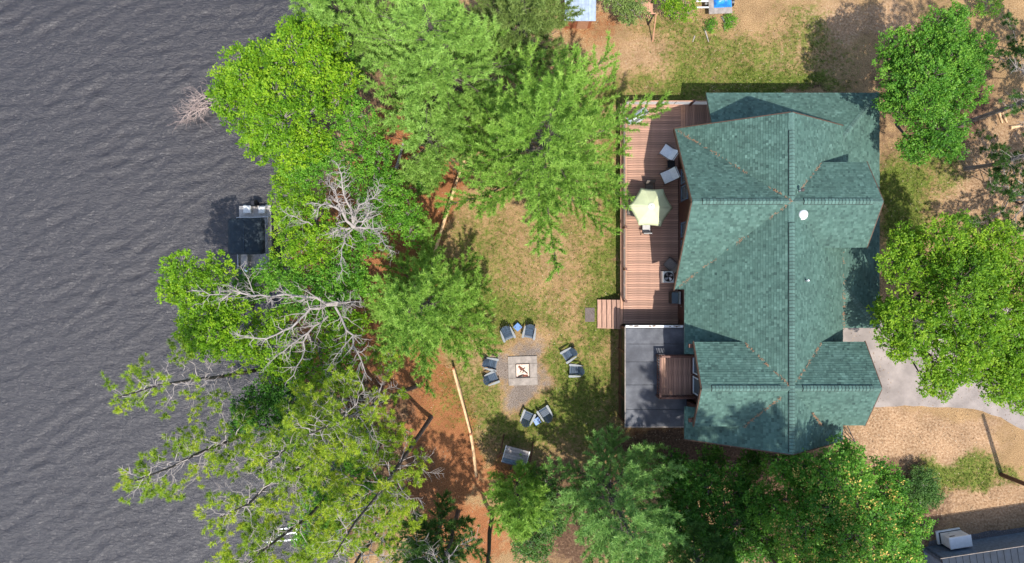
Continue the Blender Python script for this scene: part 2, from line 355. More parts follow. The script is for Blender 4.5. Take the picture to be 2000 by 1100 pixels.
def ground_material():
    m, n, l, b = new_mat('ground_soil_and_grass')
    tc = n.new('ShaderNodeTexCoord')
    def att(name):
        a = n.new('ShaderNodeAttribute'); a.attribute_name = name; return a.outputs['Fac']
    def noise(scale, detail=8, rough=0.6):
        z = n.new('ShaderNodeTexNoise'); z.inputs['Scale'].default_value = scale; z.inputs['Detail'].default_value = detail; z.inputs['Roughness'].default_value = rough
        l.new(tc.outputs['Object'], z.inputs['Vector']); return z.outputs['Fac']
    def math_(op, a, bb, clamp=False):
        x = n.new('ShaderNodeMath'); x.operation = op; x.use_clamp = clamp
        for i, q in enumerate((a, bb)):
            if isinstance(q, (int, float)): x.inputs[i].default_value = q
            else: l.new(q, x.inputs[i])
        return x.outputs[0]
    def mix(fac, a, bb):
        x = n.new('ShaderNodeMix'); x.data_type = 'RGBA'; l.new(fac, x.inputs[0])
        for i, q in ((6, a), (7, bb)):
            if isinstance(q, tuple): x.inputs[i].default_value = (*q, 1)
            else: l.new(q, x.inputs[i])
        return x.outputs[2]
    def mask(a, nz, gain):                         # threshold an area by noise for a ragged edge
        return math_('MULTIPLY', math_('SUBTRACT', math_('ADD', a, nz), 0.92), gain, True)
    n1, n2, n3, n4, n5 = noise(3.0), noise(7.0), noise(20.0, 4), noise(0.7), noise(2.6, 12, 0.82)
    fine = ramp(n, [(0.32, (0.130, 0.072, 0.034)), (0.48, (0.270, 0.165, 0.080)), (0.68, (0.46, 0.325, 0.175))]); l.new(n3, fine.inputs[0])
    dry = fine.outputs[0]
    sandr = ramp(n, [(0.3, (0.185, 0.105, 0.056)), (0.5, (0.325, 0.205, 0.117)), (0.72, (0.46, 0.325, 0.21))]); l.new(n2, sandr.inputs[0])
    c = mix(mask(att('sand'), n1, 2.2), dry, sandr.outputs[0])
    need = ramp(n, [(0.3, (0.11, 0.040, 0.018)), (0.5, (0.265, 0.105, 0.044)), (0.72, (0.40, 0.205, 0.10))]); l.new(n3, need.inputs[0])
    c = mix(mask(att('needle'), n1, 3.0), c, need.outputs[0])
    soilr = ramp(n, [(0.3, (0.045, 0.026, 0.017)), (0.55, (0.120, 0.070, 0.044)), (0.75, (0.22, 0.14, 0.09))]); l.new(n2, soilr.inputs[0])
    c = mix(mask(att('soil'), n1, 2.5), c, soilr.outputs[0])
    def stretch(q): return math_('MULTIPLY', math_('SUBTRACT', q, 0.36), 3.5, True)
    s2, s3, s5 = stretch(n2), stretch(n3), stretch(n5)
    gr = ramp(n, [(0.0, (0.030, 0.056, 0.009)), (0.45, (0.090, 0.128, 0.020)), (0.75, (0.165, 0.175, 0.040)), (1.0, (0.30, 0.250, 0.100))])
    l.new(math_('ADD', math_('MULTIPLY', s3, 0.55), math_('MULTIPLY', s2, 0.45)), gr.inputs[0])
    dust = ramp(n, [(0.2, (0.120, 0.092, 0.076)), (0.8, (0.27, 0.225, 0.195))]); l.new(s3, dust.inputs[0])
    gm_ = math_('MULTIPLY', math_('SUBTRACT', math_('ADD', math_('MULTIPLY', att('green'), 0.85), math_('ADD', math_('MULTIPLY', s5, 0.60), math_('MULTIPLY', s3, 0.35))), 0.77), 3.6, True)
    c = mix(gm_, c, gr.outputs[0])
    c = mix(mask(att('dust'), n1, 2.2), c, dust.outputs[0])
    big = ramp(n, [(0.35, (0.80, 0.80, 0.80)), (0.65, (1.12, 1.12, 1.12))]); l.new(n4, big.inputs[0])
    mul = n.new('ShaderNodeMix'); mul.data_type = 'RGBA'; mul.blend_type = 'MULTIPLY'; mul.inputs[0].default_value = 1
    l.new(c, mul.inputs[6]); l.new(big.outputs[0], mul.inputs[7])
    l.new(mul.outputs[2], b.inputs['Base Color']); b.inputs['Roughness'].default_value = 0.95; b.inputs['Specular IOR Level'].default_value = 0.1
    bp = n.new('ShaderNodeBump'); bp.inputs['Strength'].default_value = 0.8; bp.inputs['Distance'].default_value = 0.06
    l.new(math_('ADD', n3, n2), bp.inputs['Height']); l.new(bp.outputs[0], b.inputs['Normal'])
    return m
def grid_faces(ny, nx):
    i = np.arange(ny - 1)[:, None] * nx + np.arange(nx - 1)[None, :]
    return np.stack([i, i + 1, i + nx + 1, i + nx], -1).reshape(-1, 4)
ground = np_mesh('ground', np.stack([GX, GY, GZ], -1).reshape(-1, 3), grid_faces(*GX.shape), ground_material(), smooth=True)
for nm, arr in (('green', green), ('needle', needle), ('sand', sand), ('soil', soil), ('dust', 0.95 * blob(1022, 727, 66, 62, 0.35))):
    a = ground.data.attributes.new(nm, 'FLOAT', 'POINT'); a.data.foreach_set('value', arr.astype(np.float32).ravel())
tag(ground, 'patchy lawn, sand and pine needle ground between lake and house', 'ground', kind='structure')

# water: rippled sheet
wx = np.concatenate([[-400, -200, -90, -50], np.arange(-37, -7.9, 0.125)])
wy = np.concatenate([[-400, -200, -90, -40], np.arange(-20.5, 20.6, 0.125), [40, 90, 200, 400]])
WXg, WYg = np.meshgrid(wx, wy)
wr = np.random.default_rng(77); hgt = np.zeros_like(WXg)
patch = .55 + .9 * fbm(WXg * .16, WYg * .22, 71, 3)
for k in range(26):
    lam = .40 * (3.0 ** wr.random()); th = math.radians(101) + wr.normal() * .45; kk = 2 * PI / lam
    ph = kk * (WXg * math.cos(th) + WYg * math.sin(th)) + wr.random() * 6.28 + (fbm(WXg * .35, WYg * .35, 90 + k, 2) - .5) * 7
    hgt += lam * .0070 * (np.sin(ph) + .25 * np.sin(2 * ph)) * (.4 + 1.2 * vnoise(WXg * .3 + k, WYg * .3, 120 + k))
hgt = hgt * patch + (fbm(WXg * 1.3, WYg * 2.2, 47, 3) - .5) * .10
near = (np.abs(WXg) < 38) & (np.abs(WYg) < 21)
def water_material():
    m, n, l, b = new_mat('lake_water')
    tc = n.new('ShaderNodeTexCoord'); mp = n.new('ShaderNodeMapping'); mp.inputs['Scale'].default_value = (0.55, 1.3, 1); mp.inputs['Rotation'].default_value = (0, 0, 0.35)
    l.new(tc.outputs['Object'], mp.inputs[0])
    a = n.new('ShaderNodeTexNoise'); a.inputs['Scale'].default_value = 4.6; a.inputs['Detail'].default_value = 9; a.inputs['Distortion'].default_value = 0.8; a.inputs['Roughness'].default_value = 0.65
    l.new(mp.outputs[0], a.inputs['Vector'])
    b.inputs['Base Color'].default_value = (0.0295, 0.0265, 0.0292, 1)
    b.inputs['Roughness'].default_value = 0.36; b.inputs['IOR'].default_value = 1.52
    bp = n.new('ShaderNodeBump'); bp.inputs['Strength'].default_value = 1.0; bp.inputs['Distance'].default_value = 0.11
    l.new(a.outputs['Fac'], bp.inputs['Height']); l.new(bp.outputs[0], b.inputs['Normal'])
    return m
lake = np_mesh('lake_water', np.stack([WXg, WYg, WATER_Z + hgt * near], -1).reshape(-1, 3), grid_faces(*WXg.shape), water_material(), smooth=True)
tag(lake, 'dark grey rippled lake water along the wooded shore', 'water', kind='structure')

def ground_patch(name, pix, mat, z, label, wig=6, kind='structure', thick=0.03):
    pts = [P(a, b, 0) for a, b in pix]
    out = []
    for i, p in enumerate(pts):
        q = pts[(i + 1) % len(pts)]; L = (q - p).length; k = max(1, int(L / 0.5))
        for j in range(k):
            t = p.lerp(q, j / k); d = Vector((-(q - p).y, (q - p).x, 0)).normalized()
            out.append(t + d * random.uniform(-wig, wig) / 100 + Vector((0, 0, z)))
    m = MB(); m.prism(out, (0, 0, -thick)); o = m.build(name, mat)
    return tag(o, label, name.replace('_', ' '), kind=kind)
ground_patch('driveway', [(1630, 600), (1690, 605), (2100, 600), (2100, 880), (2000, 842), (1955, 815), (1900, 798), (1800, 793), (1700, 794), (1630, 794)], M['asphalt'], 0.02, 'pinkish grey driveway from the house past the big tree')
ground_patch('gravel_strip', [(1815, 1058), (1850, 1050), (2060, 1020), (2060, 1120), (1790, 1120)], M['gravel'], 0.02, 'dark gravel strip along the navy roofed building')
# ------------------------------------------------------------------ the house
RX, RZ = 14.67, 9.0            # main ridge
SL = 0.769
zW = lambda X: RZ - SL * (RX - X)
zE = lambda X: RZ - SL * (X - RX)
house = thing('house', 'large log house with green shingle roof and four cross gables', 'house', (RX, 0, 0))
HL = Vector((RX, 0, 0))
def L(p): return Vector(p) - HL
def clip_poly(poly, cl):
    out = poly
    n = len(cl)
    for i in range(n):
        ax, ay = cl[i]; bx, by = cl[(i + 1) % n]
        inp = out; out = []
        if not inp: break
        for j in range(len(inp)):
            p = inp[j]; q = inp[(j + 1) % len(inp)]
            dp = (bx - ax) * (p[1] - ay) - (by - ay) * (p[0] - ax)
            dq = (bx - ax) * (q[1] - ay) - (by - ay) * (q[0] - ax)
            if dp >= 0: out.append(p)
            if (dp >= 0) != (dq >= 0):
                t = dp / (dp - dq); out.append((p[0] + (q[0] - p[0]) * t, p[1] + (q[1] - p[1]) * t, p[2] + (q[2] - p[2]) * t))
    return out
def roof_slope(polys, down, seed):
    """polys: convex world polygons in one plane; down: horizontal downslope direction."""
    rr = random.Random(seed)
    p0, p1, p2 = [Vector(p) for p in polys[0][:3]]
    nrm = (p1 - p0).cross(p2 - p0).normalized()
    if nrm.z < 0: nrm = -nrm
    dh = Vector((down[0], down[1], 0)); vv = -(dh - nrm * dh.dot(nrm)).normalized()   # upslope
    uu = vv.cross(nrm).normalized()
    m = MB()
    for pl in polys:
        m.prism([L(p) - nrm * 0.004 for p in pl], (0, 0, -0.17))
    slab = m.build('roof_slope', M['fascia_green'], house)
    cps = []
    for pl in polys:
        q = [((Vector(p) - p0).dot(uu), (Vector(p) - p0).dot(vv)) for p in pl]
        ar = sum(q[i][0] * q[(i + 1) % len(q)][1] - q[(i + 1) % len(q)][0] * q[i][1] for i in range(len(q)))
        if ar < 0: q.reverse()
        cps.append(q)
    us = [a for c in cps for a, _ in c]; vs_ = [b for c in cps for _, b in c]
    s = MB(); EX = 0.142
    vk = min(vs_) - 0.02; row = 0
    while vk < max(vs_):
        u = min(us) - rr.uniform(0, 0.4)
        while u < max(us):
            w = rr.choice([0.09, 0.12, 0.14, 0.15, 0.17, 0.22])
            t = min(1, max(0, rr.gauss(0.5, 0.145)))
            h = 0.026 + rr.choice([0, 0, 0.012])
            quad = [(u + .003, vk, h), (u + w, vk, h), (u + w, vk + EX, 0.006), (u + .003, vk + EX, 0.006)]
            for c in cps:
                r = clip_poly(quad, c)
                if len(r) >= 3:
                    wp = [L(p0 + uu * a + vv * b + nrm * hh) for a, b, hh in r]
                    s.add(wp, [tuple(range(len(wp)))], t)
                    if len(r) == 4 and abs(r[0][0] - quad[0][0]) < 1e-6 and abs(r[0][1] - vk) < 1e-6:
                        a, b = wp[0], wp[1]
                        s.add([a - nrm * h, b - nrm * h, b, a], [(0, 1, 2, 3)], 0.0)
            u += w
        vk += EX; row += 1
    s.build('shingles', M['shingle'], slab, kind='stuff', fix=False)
    return slab
NC, SCY = 4.2, -5.6
zN = 4.99
roof_slope([[(RX, 8.85, 9), (9.45, 8.85, zN), (RX, NC, 9)]], (-1, 0), 1)
roof_slope([[(9.45, NC, 9), (RX, NC, 9), (9.45, 8.85, zN)]], (0, 1), 2)
roof_slope([[(9.45, NC, 9), (9.45, -0.45, zN), (RX, NC, 9)]], (0, -1), 3)
roof_slope([[(RX, NC, 9), (9.45, -0.45, zW(9.45)), (RX, -0.45, 9)], [(RX, -0.45, 9), (9.93, -0.45, zW(9.93)), (9.93, -4.15, zW(9.93)), (RX, -4.15, 9)],
    [(RX, -4.15, 9), (11.9, -4.15, zW(11.9)), (11.9, -7.18, zW(11.9)), (RX, -7.18, 9)], [(RX, -7.18, 9), (9.93, -7.18, zW(9.93)), (9.93, -9.05, zW(9.93)), (RX, -9.05, 9)]], (-1, 0), 4)
roof_slope([[(RX, 8.85, 9), (RX, -9.05, 9), (18.8, -9.05, zE(18.8)), (18.8, 8.85, zE(18.8))]], (1, 0), 5)
for Yc, Xf, hs, ze in ((NC, 19.44, 2.33, 7.27), (SCY, 19.36, 2.28, 7.23)):
    Xi = RX + (9 - ze) / SL
    roof_slope([[(RX, Yc, 9), (Xf, Yc, 9), (Xf, Yc + hs, ze), (Xi, Yc + hs, ze)]], (0, 1), 6 + int(Xf * 10))
    roof_slope([[(RX, Yc, 9), (Xi, Yc - hs, ze), (Xf, Yc - hs, ze), (Xf, Yc, 9)]], (0, -1), 7 + int(Xf * 10))
zes = 7.44; Xi = RX - (9 - zes) / SL
roof_slope([[(RX, SCY, 9), (Xi, SCY + 2.29, zes), (9.95, SCY + 2.29, zes), (9.95, SCY, 9)]], (0, 1), 20)
roof_slope([[(RX, SCY, 9), (9.95, SCY, 9), (9.95, SCY - 2.29, zes), (Xi, SCY - 2.29, zes)]], (0, -1), 21)
LZ = 3.9; LE, LN, LI, LS = 21.88, 11.23, 18.70, -2.75
zi = LZ + 0.6 * (LE - LI)
roof_slope([[(11.56, LN, LZ), (LE, LN, LZ), (LI, LN - (LE - LI), zi), (11.56, LN - (LE - LI), zi)]], (0, 1), 22)
roof_slope([[(LE, LN, LZ), (LE, LS, LZ), (LI, -0.1, zi), (LI, LN - (LE - LI), zi)]], (1, 0), 23)
roof_slope([[(LI, -0.1, zi), (LE, LS, LZ), (LI, LS, LZ)]], (0, -1), 24)

# ridge caps and raised ridge vents with individual cap shingles
capm = MB()
for sx in (-1, 1):
    pass
_cap_protos = {}
def ridge_cap_mesh(slope_l, slope_r, w, lng, th):
    """bent cap: long axis along +Y, wings to -X / +X falling with the given slopes"""
    m = MB(); hw = w / 2
    pts = []
    for y, dz in ((-lng / 2, 0.010), (lng / 2, 0.0)):
        pts += [(-hw, y, -hw * slope_l + dz), (0, y, dz), (hw, y, -hw * slope_r + dz), (hw, y, -hw * slope_r - th), (0, y, -th), (-hw, y, -hw * slope_l - th)]
    f = [(0, 1, 7, 6), (1, 2, 8, 7), (2, 3, 9, 8), (3, 4, 10, 9), (4, 5, 11, 10), (5, 0, 6, 11), (5, 4, 1, 0), (4, 3, 2, 1), (6, 7, 10, 11), (7, 8, 9, 10)]
    return m.add(pts, f)
def ridge(a, b, sl, sr, vents=True, ext=None):
    """continuous flat cap along a-b, then a vent strip from ext[0] to ext[1] (metres along)"""
    a = Vector(a); b = Vector(b); d = b - a; Ln = d.length; ang = math.atan2(d.y, d.x) - PI / 2
    strip = ridge_cap_mesh(sl, sr, 0.30, Ln, 0.02).build('ridge_cap', M['fascia_green'], house)
    mid = (a + b) / 2; pitch = math.atan2(d.z, math.hypot(d.x, d.y))
    strip.location = L(mid) + Vector((0, 0, 0.035)); strip.rotation_euler = (pitch, 0, ang)
    strip.data.materials[0] = M['ridge']
    if not vents: return
    for e0, e1 in ext:
        m0 = a + d.normalized() * (e0 + e1) / 2
        vent = ridge_cap_mesh(sl, sr, 0.33, e1 - e0 + 0.02, 0.035).build('ridge_vent', M['ventblack'], house)
        vent.location = L(m0) + Vector((0, 0, 0.085)); vent.rotation_euler = (pitch, 0, ang)
        n = max(1, round((e1 - e0) / 0.185)); st = (e1 - e0) / n
        key = (sl, sr, round(st, 3))
        proto = None
        for k in range(n):
            if proto is None:
                proto = ridge_cap_mesh(sl * 1.0, sr * 1.0, 0.30, st - 0.022, 0.012).build('ridge_shingle', M['ridge'], vent); c = proto
            else:
                c = clone(proto, parent=vent)
            c.location = (random.uniform(-.004, .004), -(e1 - e0) / 2 + st * (k + .5), 0.022); c.rotation_euler = (0, 0, random.uniform(-.02, .02))
def yy(py): return (550 - py) * 37 / F
def xx(px): return (px - 1000) * 37 / F
ridge((RX, 8.85, 9), (RX, -9.05, 9), SL, SL, True, [(8.85 - yy(255), 8.85 - yy(382)), (8.85 - yy(435), 8.85 - yy(884))])
ridge((RX, NC, 9), (9.45, NC, 9), 0.86, 0.86, True, [(RX - xx(1530), RX - xx(1372))])
ridge((RX, NC, 9), (19.44, NC, 9), 0.742, 0.742, True, [(xx(1570) - RX, xx(1705) - RX)])
ridge((RX, SCY, 9), (9.95, SCY, 9), 0.68, 0.68, True, [(RX - xx(1525), RX - xx(1390))])
ridge((RX, SCY, 9), (19.36, SCY, 9), 0.776, 0.776, True, [(xx(1568) - RX, xx(1705) - RX)])
def hip(a, b):
    a = Vector(a); b = Vector(b); d = b - a; n = int(d.length / 0.19); ang = math.atan2(d.y, d.x) - PI / 2; pitch = math.atan2(d.z, math.hypot(d.x, d.y))
    base = None
    holder = ridge_cap_mesh(0.42, 0.42, 0.26, d.length, 0.02).build('hip_cap', M['roofdeck'], house)
    holder.location = L((a + b) / 2) + Vector((0, 0, .02)); holder.rotation_euler = (pitch, 0, ang)
    for k in range(n):
        if base is None:
            base = ridge_cap_mesh(0.42, 0.42, 0.30, 0.165, 0.012).build('ridge_shingle', M['ridge'], holder); c = base
        else: c = clone(base, parent=holder)
        c.location = (0, -d.length / 2 + (k + .5) * d.length / n, 0.022)
        c.rotation_euler = (0.05, 0, random.uniform(-.05, .05))
hip((LE, LN, LZ), (LI, LN - (LE - LI), zi)); hip((LE, LS, LZ), (LI, -0.1, zi))

# walls
WXw = 10.6
def wall(poly, d, name='wall', mat='log', label=None):
    m = MB(); m.prism([L(p) for p in poly], d); return m.build(name, M[mat], house, label=label)
for prof, Xw_ in (([(-4.1, 0), (8.2, 0), (8.2, 5.3), (NC, 8.72), (.62, 5.62), (-3.5, 5.62), (-3.5, 7.3), (-4.1, 7.7)], WXw),
                  ([(-8.4, 0), (-7.22, 0), (-7.22, 7.58), (-7.7, 7.3), (-7.7, 5.62), (-8.4, 5.62)], WXw),
                  ([(-7.21, 0), (-4.11, 0), (-4.11, 7.7), (SCY, 8.72), (-7.21, 7.6)], 10.95)):
    wall([(Xw_, y, z) for y, z in prof], (0.22, 0, 0))
wall([(18.0, y, z) for y, z in [(-8.4, 0), (8.2, 0), (8.2, 6.2), (-8.4, 6.2)]], (0.22, 0, 0))
gp = lambda Y: [(WXw + .23, Y, 0), (17.98, Y, 0), (17.98, Y, zE(17.98) - .22), (RX, Y, 8.72), (WXw + .23, Y, zW(WXw + .23) - .22)]
wall(gp(8.2), (0, -0.2, 0)); wall(gp(-8.4), (0, 0.2, 0))
for Yc, hs in ((NC, 2.0), (SCY, 2.0)):
    wall([(18.9, Yc - hs, 3.0 if Yc > 0 else 0.0), (18.9, Yc + hs, 3.0 if Yc > 0 else 0.0), (18.9, Yc + hs, 7.25), (18.9, Yc, 8.74), (18.9, Yc - hs, 7.25)], (-0.2, 0, 0))
    for sgn in (-1, 1):
        wall([(16.6, Yc + sgn * hs, 5.0), (18.68, Yc + sgn * hs, 3.0 if Yc > 0 else 0.0), (18.68, Yc + sgn * hs, 7.22), (16.6, Yc + sgn * hs, 7.22)], (0, -sgn * .16, 0))
for sgn in (-1, 1):
    wall([(10.84, SCY + sgn * 2.1, 5.2), (13.0, SCY + sgn * 2.1, 7.0), (13.0, SCY + sgn * 2.1, 7.24), (10.84, SCY + sgn * 2.1, 7.24)], (0, -sgn * .16, 0))
# porch posts under the lower roof
for X, Y in ((21.5, 10.9), (17.5, 10.9), (13.2, 10.9), (21.5, 6), (21.5, 1.5), (21.5, -2.4)):
    MB().box(L((X, Y, 1.85)), (.16, .16, 3.7)).build('porch_post', M['stain'], house)
# rake boards (trim along the gable edges) and gable brackets
def board(a, b, w=0.05, h=0.22, name='rake_board', mat='fascia'):
    MB().bar(L(a), L(b), w, h).build(name, M[mat], house)
for (X, Yc, hs, ze) in ((9.415, NC, 4.65, 4.99), (9.915, SCY, 2.29, zes)):
    for s in (-1, 1): board((X, Yc, 8.87), (X, Yc + s * hs, ze - .13))
for (X, Yc, hs, ze) in ((19.475, NC, 2.33, 7.27), (19.395, SCY, 2.28, 7.23)):
    for s in (-1, 1): board((X, Yc, 8.87), (X, Yc + s * hs, ze - .13))
for s in ((8.885), (-9.085)):
    if s > 0: board((RX, s, 8.87), (9.45, s, 4.86))
    else: board((RX, s, 8.87), (9.93, s, zW(9.93) - .13))
    board((RX, s, 8.87), (18.8, s, zE(18.8) - .13))
for (Y0, z0) in ((8.2, 5.0), (.5, 5.0)):
    MB().bar(L((9.6, Y0, z0)), L((WXw, Y0, z0)), .15, .15).bar(L((9.8, Y0, z0 - .07)), L((WXw, Y0, z0 - .8)), .12, .12).build('gable_bracket', M['stain'], house)
for Y0 in (-3.55, -7.65):
    MB().bar(L((9.75, Y0, 7.0)), L((WXw, Y0, 7.0)), .2, .2).bar(L((9.9, Y0, 6.93)), L((WXw, Y0, 6.1)), .16, .16).build('gable_bracket', M['stain'], house)
def window(Y, z, w, h, cols=2, rows=1, X=10.57, frame='offwhite'):
    m = MB(); fw = .07
    m.box(L((X, Y, z + h / 2)), (.08, w + .1, fw)).box(L((X, Y, z - h / 2)), (.08, w + .1, fw))
    m.box(L((X, Y - w / 2, z)), (.08, fw, h - fw)).box(L((X, Y + w / 2, z)), (.08, fw, h - fw))
    for i in range(1, cols): m.box(L((X, Y - w / 2 + w * i / cols, z)), (.06, .04, h - fw))
    fr = m.build('window', M[frame], house)
    for i in range(cols):
        ww = w / cols
        MB().box(L((X + .01, Y - w / 2 + ww * (i + .5), z)), (.02, ww - .06, h - .09)).build('pane', M['glass'], fr)
    MB().box(L((X - .07, Y, z - h / 2 - .06)), (.14, w + .2, .05)).build('sill', M['stain'], fr)
for Y in (6.5, 5.45, 3.2, 2.1): window(Y, 2.7, .85, 1.5, 1, frame='bluegrey')
window(4.3, 5.6, 1.6, 1.3, frame='bluegrey')
window(-5.0, 4.5, .95, 2.0, 1, X=10.92, frame='white'); window(-6.2, 4.5, .95, 2.0, 1, X=10.92, frame='white')
# house door onto the deck
m = MB(); m.box(L((WXw - .03, -1.9, 2.1)), (.06, .95, 2.0)); dr = m.build('door', M['stain'], house)
MB().lathe(L((WXw - .10, -1.55, 2.1)), [(.03, -.03), (.04, 0), (.03, .03)], 8).build('handle', M['steel'], dr)

# roof fittings
def onE(px, py):
    k = (px - 1000) / F
    X = k * (CAM_H - RZ - SL * RX) / (1 - k * SL); z = zE(X); return P(px, py, z)
p = onE(1566, 419)
m = MB(); m.lathe(L(p), [(.30, -.18), (.30, .08), (.27, .10)], 20); fl = m.build('skylight', M['offwhite'], house, smooth=False)
MB().lathe(L(p) + Vector((0, 0, .1)), [(.25, 0.0), (.25, .10), (.215, .19), (.15, .25), (.07, .28)], 20).build('dome', M['white'], fl, smooth=True)
def pipe(px, py, tall, r, label, lean=(0, 0)):
    p = onE(px, py)
    m = MB(); m.tube([L(p) - Vector((0, 0, .1)), L(p) + Vector((lean[0], lean[1], tall))], r, 10); o = m.build('vent_pipe', M['white'], house, label=label)
    MB().lathe(L(p), [(r * 2.2, -.12), (r * 1.7, .05), (r * 1.1, .10)], 10).build('flashing', M['ventblack'], o)
    return o
vp = pipe(1560, 373, .5, .045, 'capped metal flue pipe near the ridge crossing')
MB().lathe(L(onE(1560, 373)) + Vector((0, 0, .5)), [(.10, 0), (.10, .05), (.02, .10)], 12).build('cap', M['rust'], vp)
pipe(1573, 548, .42, .045, 'white vent pipe on the middle of the roof')
pipe(1586, 779, .5, .05, 'white vent pipe on the southern cross gable')

# pine needles collected in the valleys
def needles_along(a, b, n, width, label, lift=.035):
    m = MB(); a = Vector(a); b = Vector(b)
    for i in range(n):
        t = random.random(); p = a.lerp(b, t) + Vector((random.gauss(0, width), random.gauss(0, width), lift + random.uniform(0, .03)))
        if fbm(np.array([t * 9.0]), np.array([a.x]), 3)[0] < random.uniform(.30, .56): continue
        ang = random.uniform(0, PI); d = Vector((math.cos(ang), math.sin(ang), 0)) * random.uniform(.04, .08); w = Vector((-d.y, d.x, 0)).normalized() * .012
        slope = .55
        m.add([p - d - w, p + d - w, p + d + w, p - d + w], [(0, 1, 2, 3)], random.random())
    o = m.build('fallen_needles', M['needle_litter'], fix=False); return tag(o, label, 'pine needles', kind='stuff')
needles_along((9.6, 8.7, 5.15), (RX, NC, 9.02), 210, .045, 'orange pine needles lying in the northwest roof valley')
needles_along((9.55, -.35, 5.1), (RX, NC, 9.02), 170, .045, 'orange pine needles lying in the valley below the big gable')
needles_along((12.64, SCY + 2.29, 7.47), (RX, SCY, 9.02), 70, .035, 'orange pine needles in the valley above the balcony gable')
needles_along((12.64, SCY - 2.29, 7.47), (14.2, SCY - .5, 8.66), 110, .045, 'rusty pine needles in the valley below the balcony gable')
needles_along((16.97, SCY + 2.28, 7.27), (RX + .3, SCY + .3, 8.8), 60, .03, 'pine needles in the valley above the garage gable')
needles_along((16.97, SCY - 2.28, 7.27), (16.2, SCY - 1.5, 7.86), 110, .03, 'rusty pine needles at the garage gable valley')
needles_along((18.83, 1.7, 5.82), (18.83, -2.7, 5.82), 90, .05, 'pine needles along the step between main and lower roof')
needles_along((16.95, 6.5, 7.29), (15.3, 4.9, 8.54), 40, .03, 'thin line of needles above the eastern dormer')

# ------------------------------------------------------------------ deck
DZ = 1.1
deck = thing('deck', 'long reddish timber deck along the lake side of the house', 'deck', (8.8, 4.3, 0))
DL = Vector((8.8, 4.3, 0)); D = lambda p: Vector(p) - DL
proto = {}
def plank(p, size, mat, parent, origin, name='board'):
    key = (name, tuple(round(s, 3) for s in size), mat, id(parent))
    loc = Vector(p) - origin + Vector((random.uniform(-.004, .004), random.uniform(-.002, .002), random.uniform(-.004, .001)))
    if key not in proto:
        o = MB().box((0, 0, 0), size, bev=.006).build(name, M[mat], parent); proto[key] = o
    else: o = clone(proto[key], parent=parent)
    o.location = loc
    return o
y = 11.15; step = 0.148
while y > -2.72:
    x1 = 10.72 if y > 8.2 else 10.57
    plank(((7.08 + x1) / 2, y, DZ - .014), (x1 - 7.08, step - .012, .028), 'wood_red', deck, DL)
    y -= step
for k in range(2): plank((10.80 + k * .148, 9.72, DZ - .014), (.136, 3.0, .028), 'wood_orange', deck, DL, 'border_board')
for k in range(18): plank((11.10 + k * .148, 9.72, DZ - .014), (.136, 3.0, .028), 'wood_red_ns', deck, DL)
MB().box(D((8.85, 4.22, DZ - .16)), (3.5, 13.9, .2)).box(D((12.2, 9.72, DZ - .16)), (3.0, 3.0, .2)).build('deck_frame', M['darkvoid'], deck)
MB().box(D((6.975, 4.3, DZ - .015)), (.15, 14.0, .03)).build('border_board', M['wood_orange'], deck)
MB().box(D((6.93, 4.3, DZ - .15)), (.05, 14.0, .22)).build('fascia_board', M['wood_orange'], deck)
MB().box(D((10.3, 11.27, DZ - .12)), (6.5, .05, .26)).build('fascia_board', M['wood_orange'], deck)
MB().box(D((7.2, -2.0, .45)), (.1, 1.4, .9)).box(D((7.2, 8, .45)), (.1, 5, .9)).build('skirt', M['darkvoid'], deck)
posts_y = [11.22, 8.55, 6.02, 3.4, .78, -1.22]
for i, Y in enumerate(posts_y):
    MB().box(D((7.08, Y, DZ + .5)), (.11, .11, 1.02), bev=.01).box(D((7.08, Y, DZ + 1.05)), (.15, .15, .04)).build('post', M['stain'], deck)
xsn = [7.08, 9.2, 11.3, 13.4]
for X in xsn[1:]:
    MB().box(D((X, 11.22, DZ + .5)), (.11, .11, 1.02), bev=.01).box(D((X, 11.22, DZ + 1.05)), (.15, .15, .04)).build('post', M['stain'], deck)
def rail_run(pts, axis):
    for a, b in zip(pts[:-1], pts[1:]):
        a = Vector(a); b = Vector(b); d = (b - a).normalized(); a2 = a + d * .07; b2 = b - d * .07; mid = (a2 + b2) / 2; ln = (b2 - a2).length
        size = (lambda w, h: (w, ln, h)) if axis == 'y' else (lambda w, h: (ln, w, h))
        MB().box(D(mid + Vector((0, 0, DZ + .97))), size(.05, .05)).build('top_rail', M['wood_orange'], deck)
        MB().box(D(mid + Vector((0, 0, DZ + .10))), size(.05, .05)).build('bottom_rail', M['wood_orange'], deck)
        half = ln / 2 - .02
        for s in (-1, 1):
            off = d * (s * ln / 4)
            sz = (.015, half - .03, .76) if axis == 'y' else (half - .03, .015, .76)
            MB().box(D(mid + off + Vector((0, 0, DZ + .53))), sz).build('glass_panel', M['pale_panel'], deck)
rail_run([(7.08, Y, 0) for Y in posts_y], 'y'); rail_run([(X, 11.22, 0) for X in xsn], 'x')

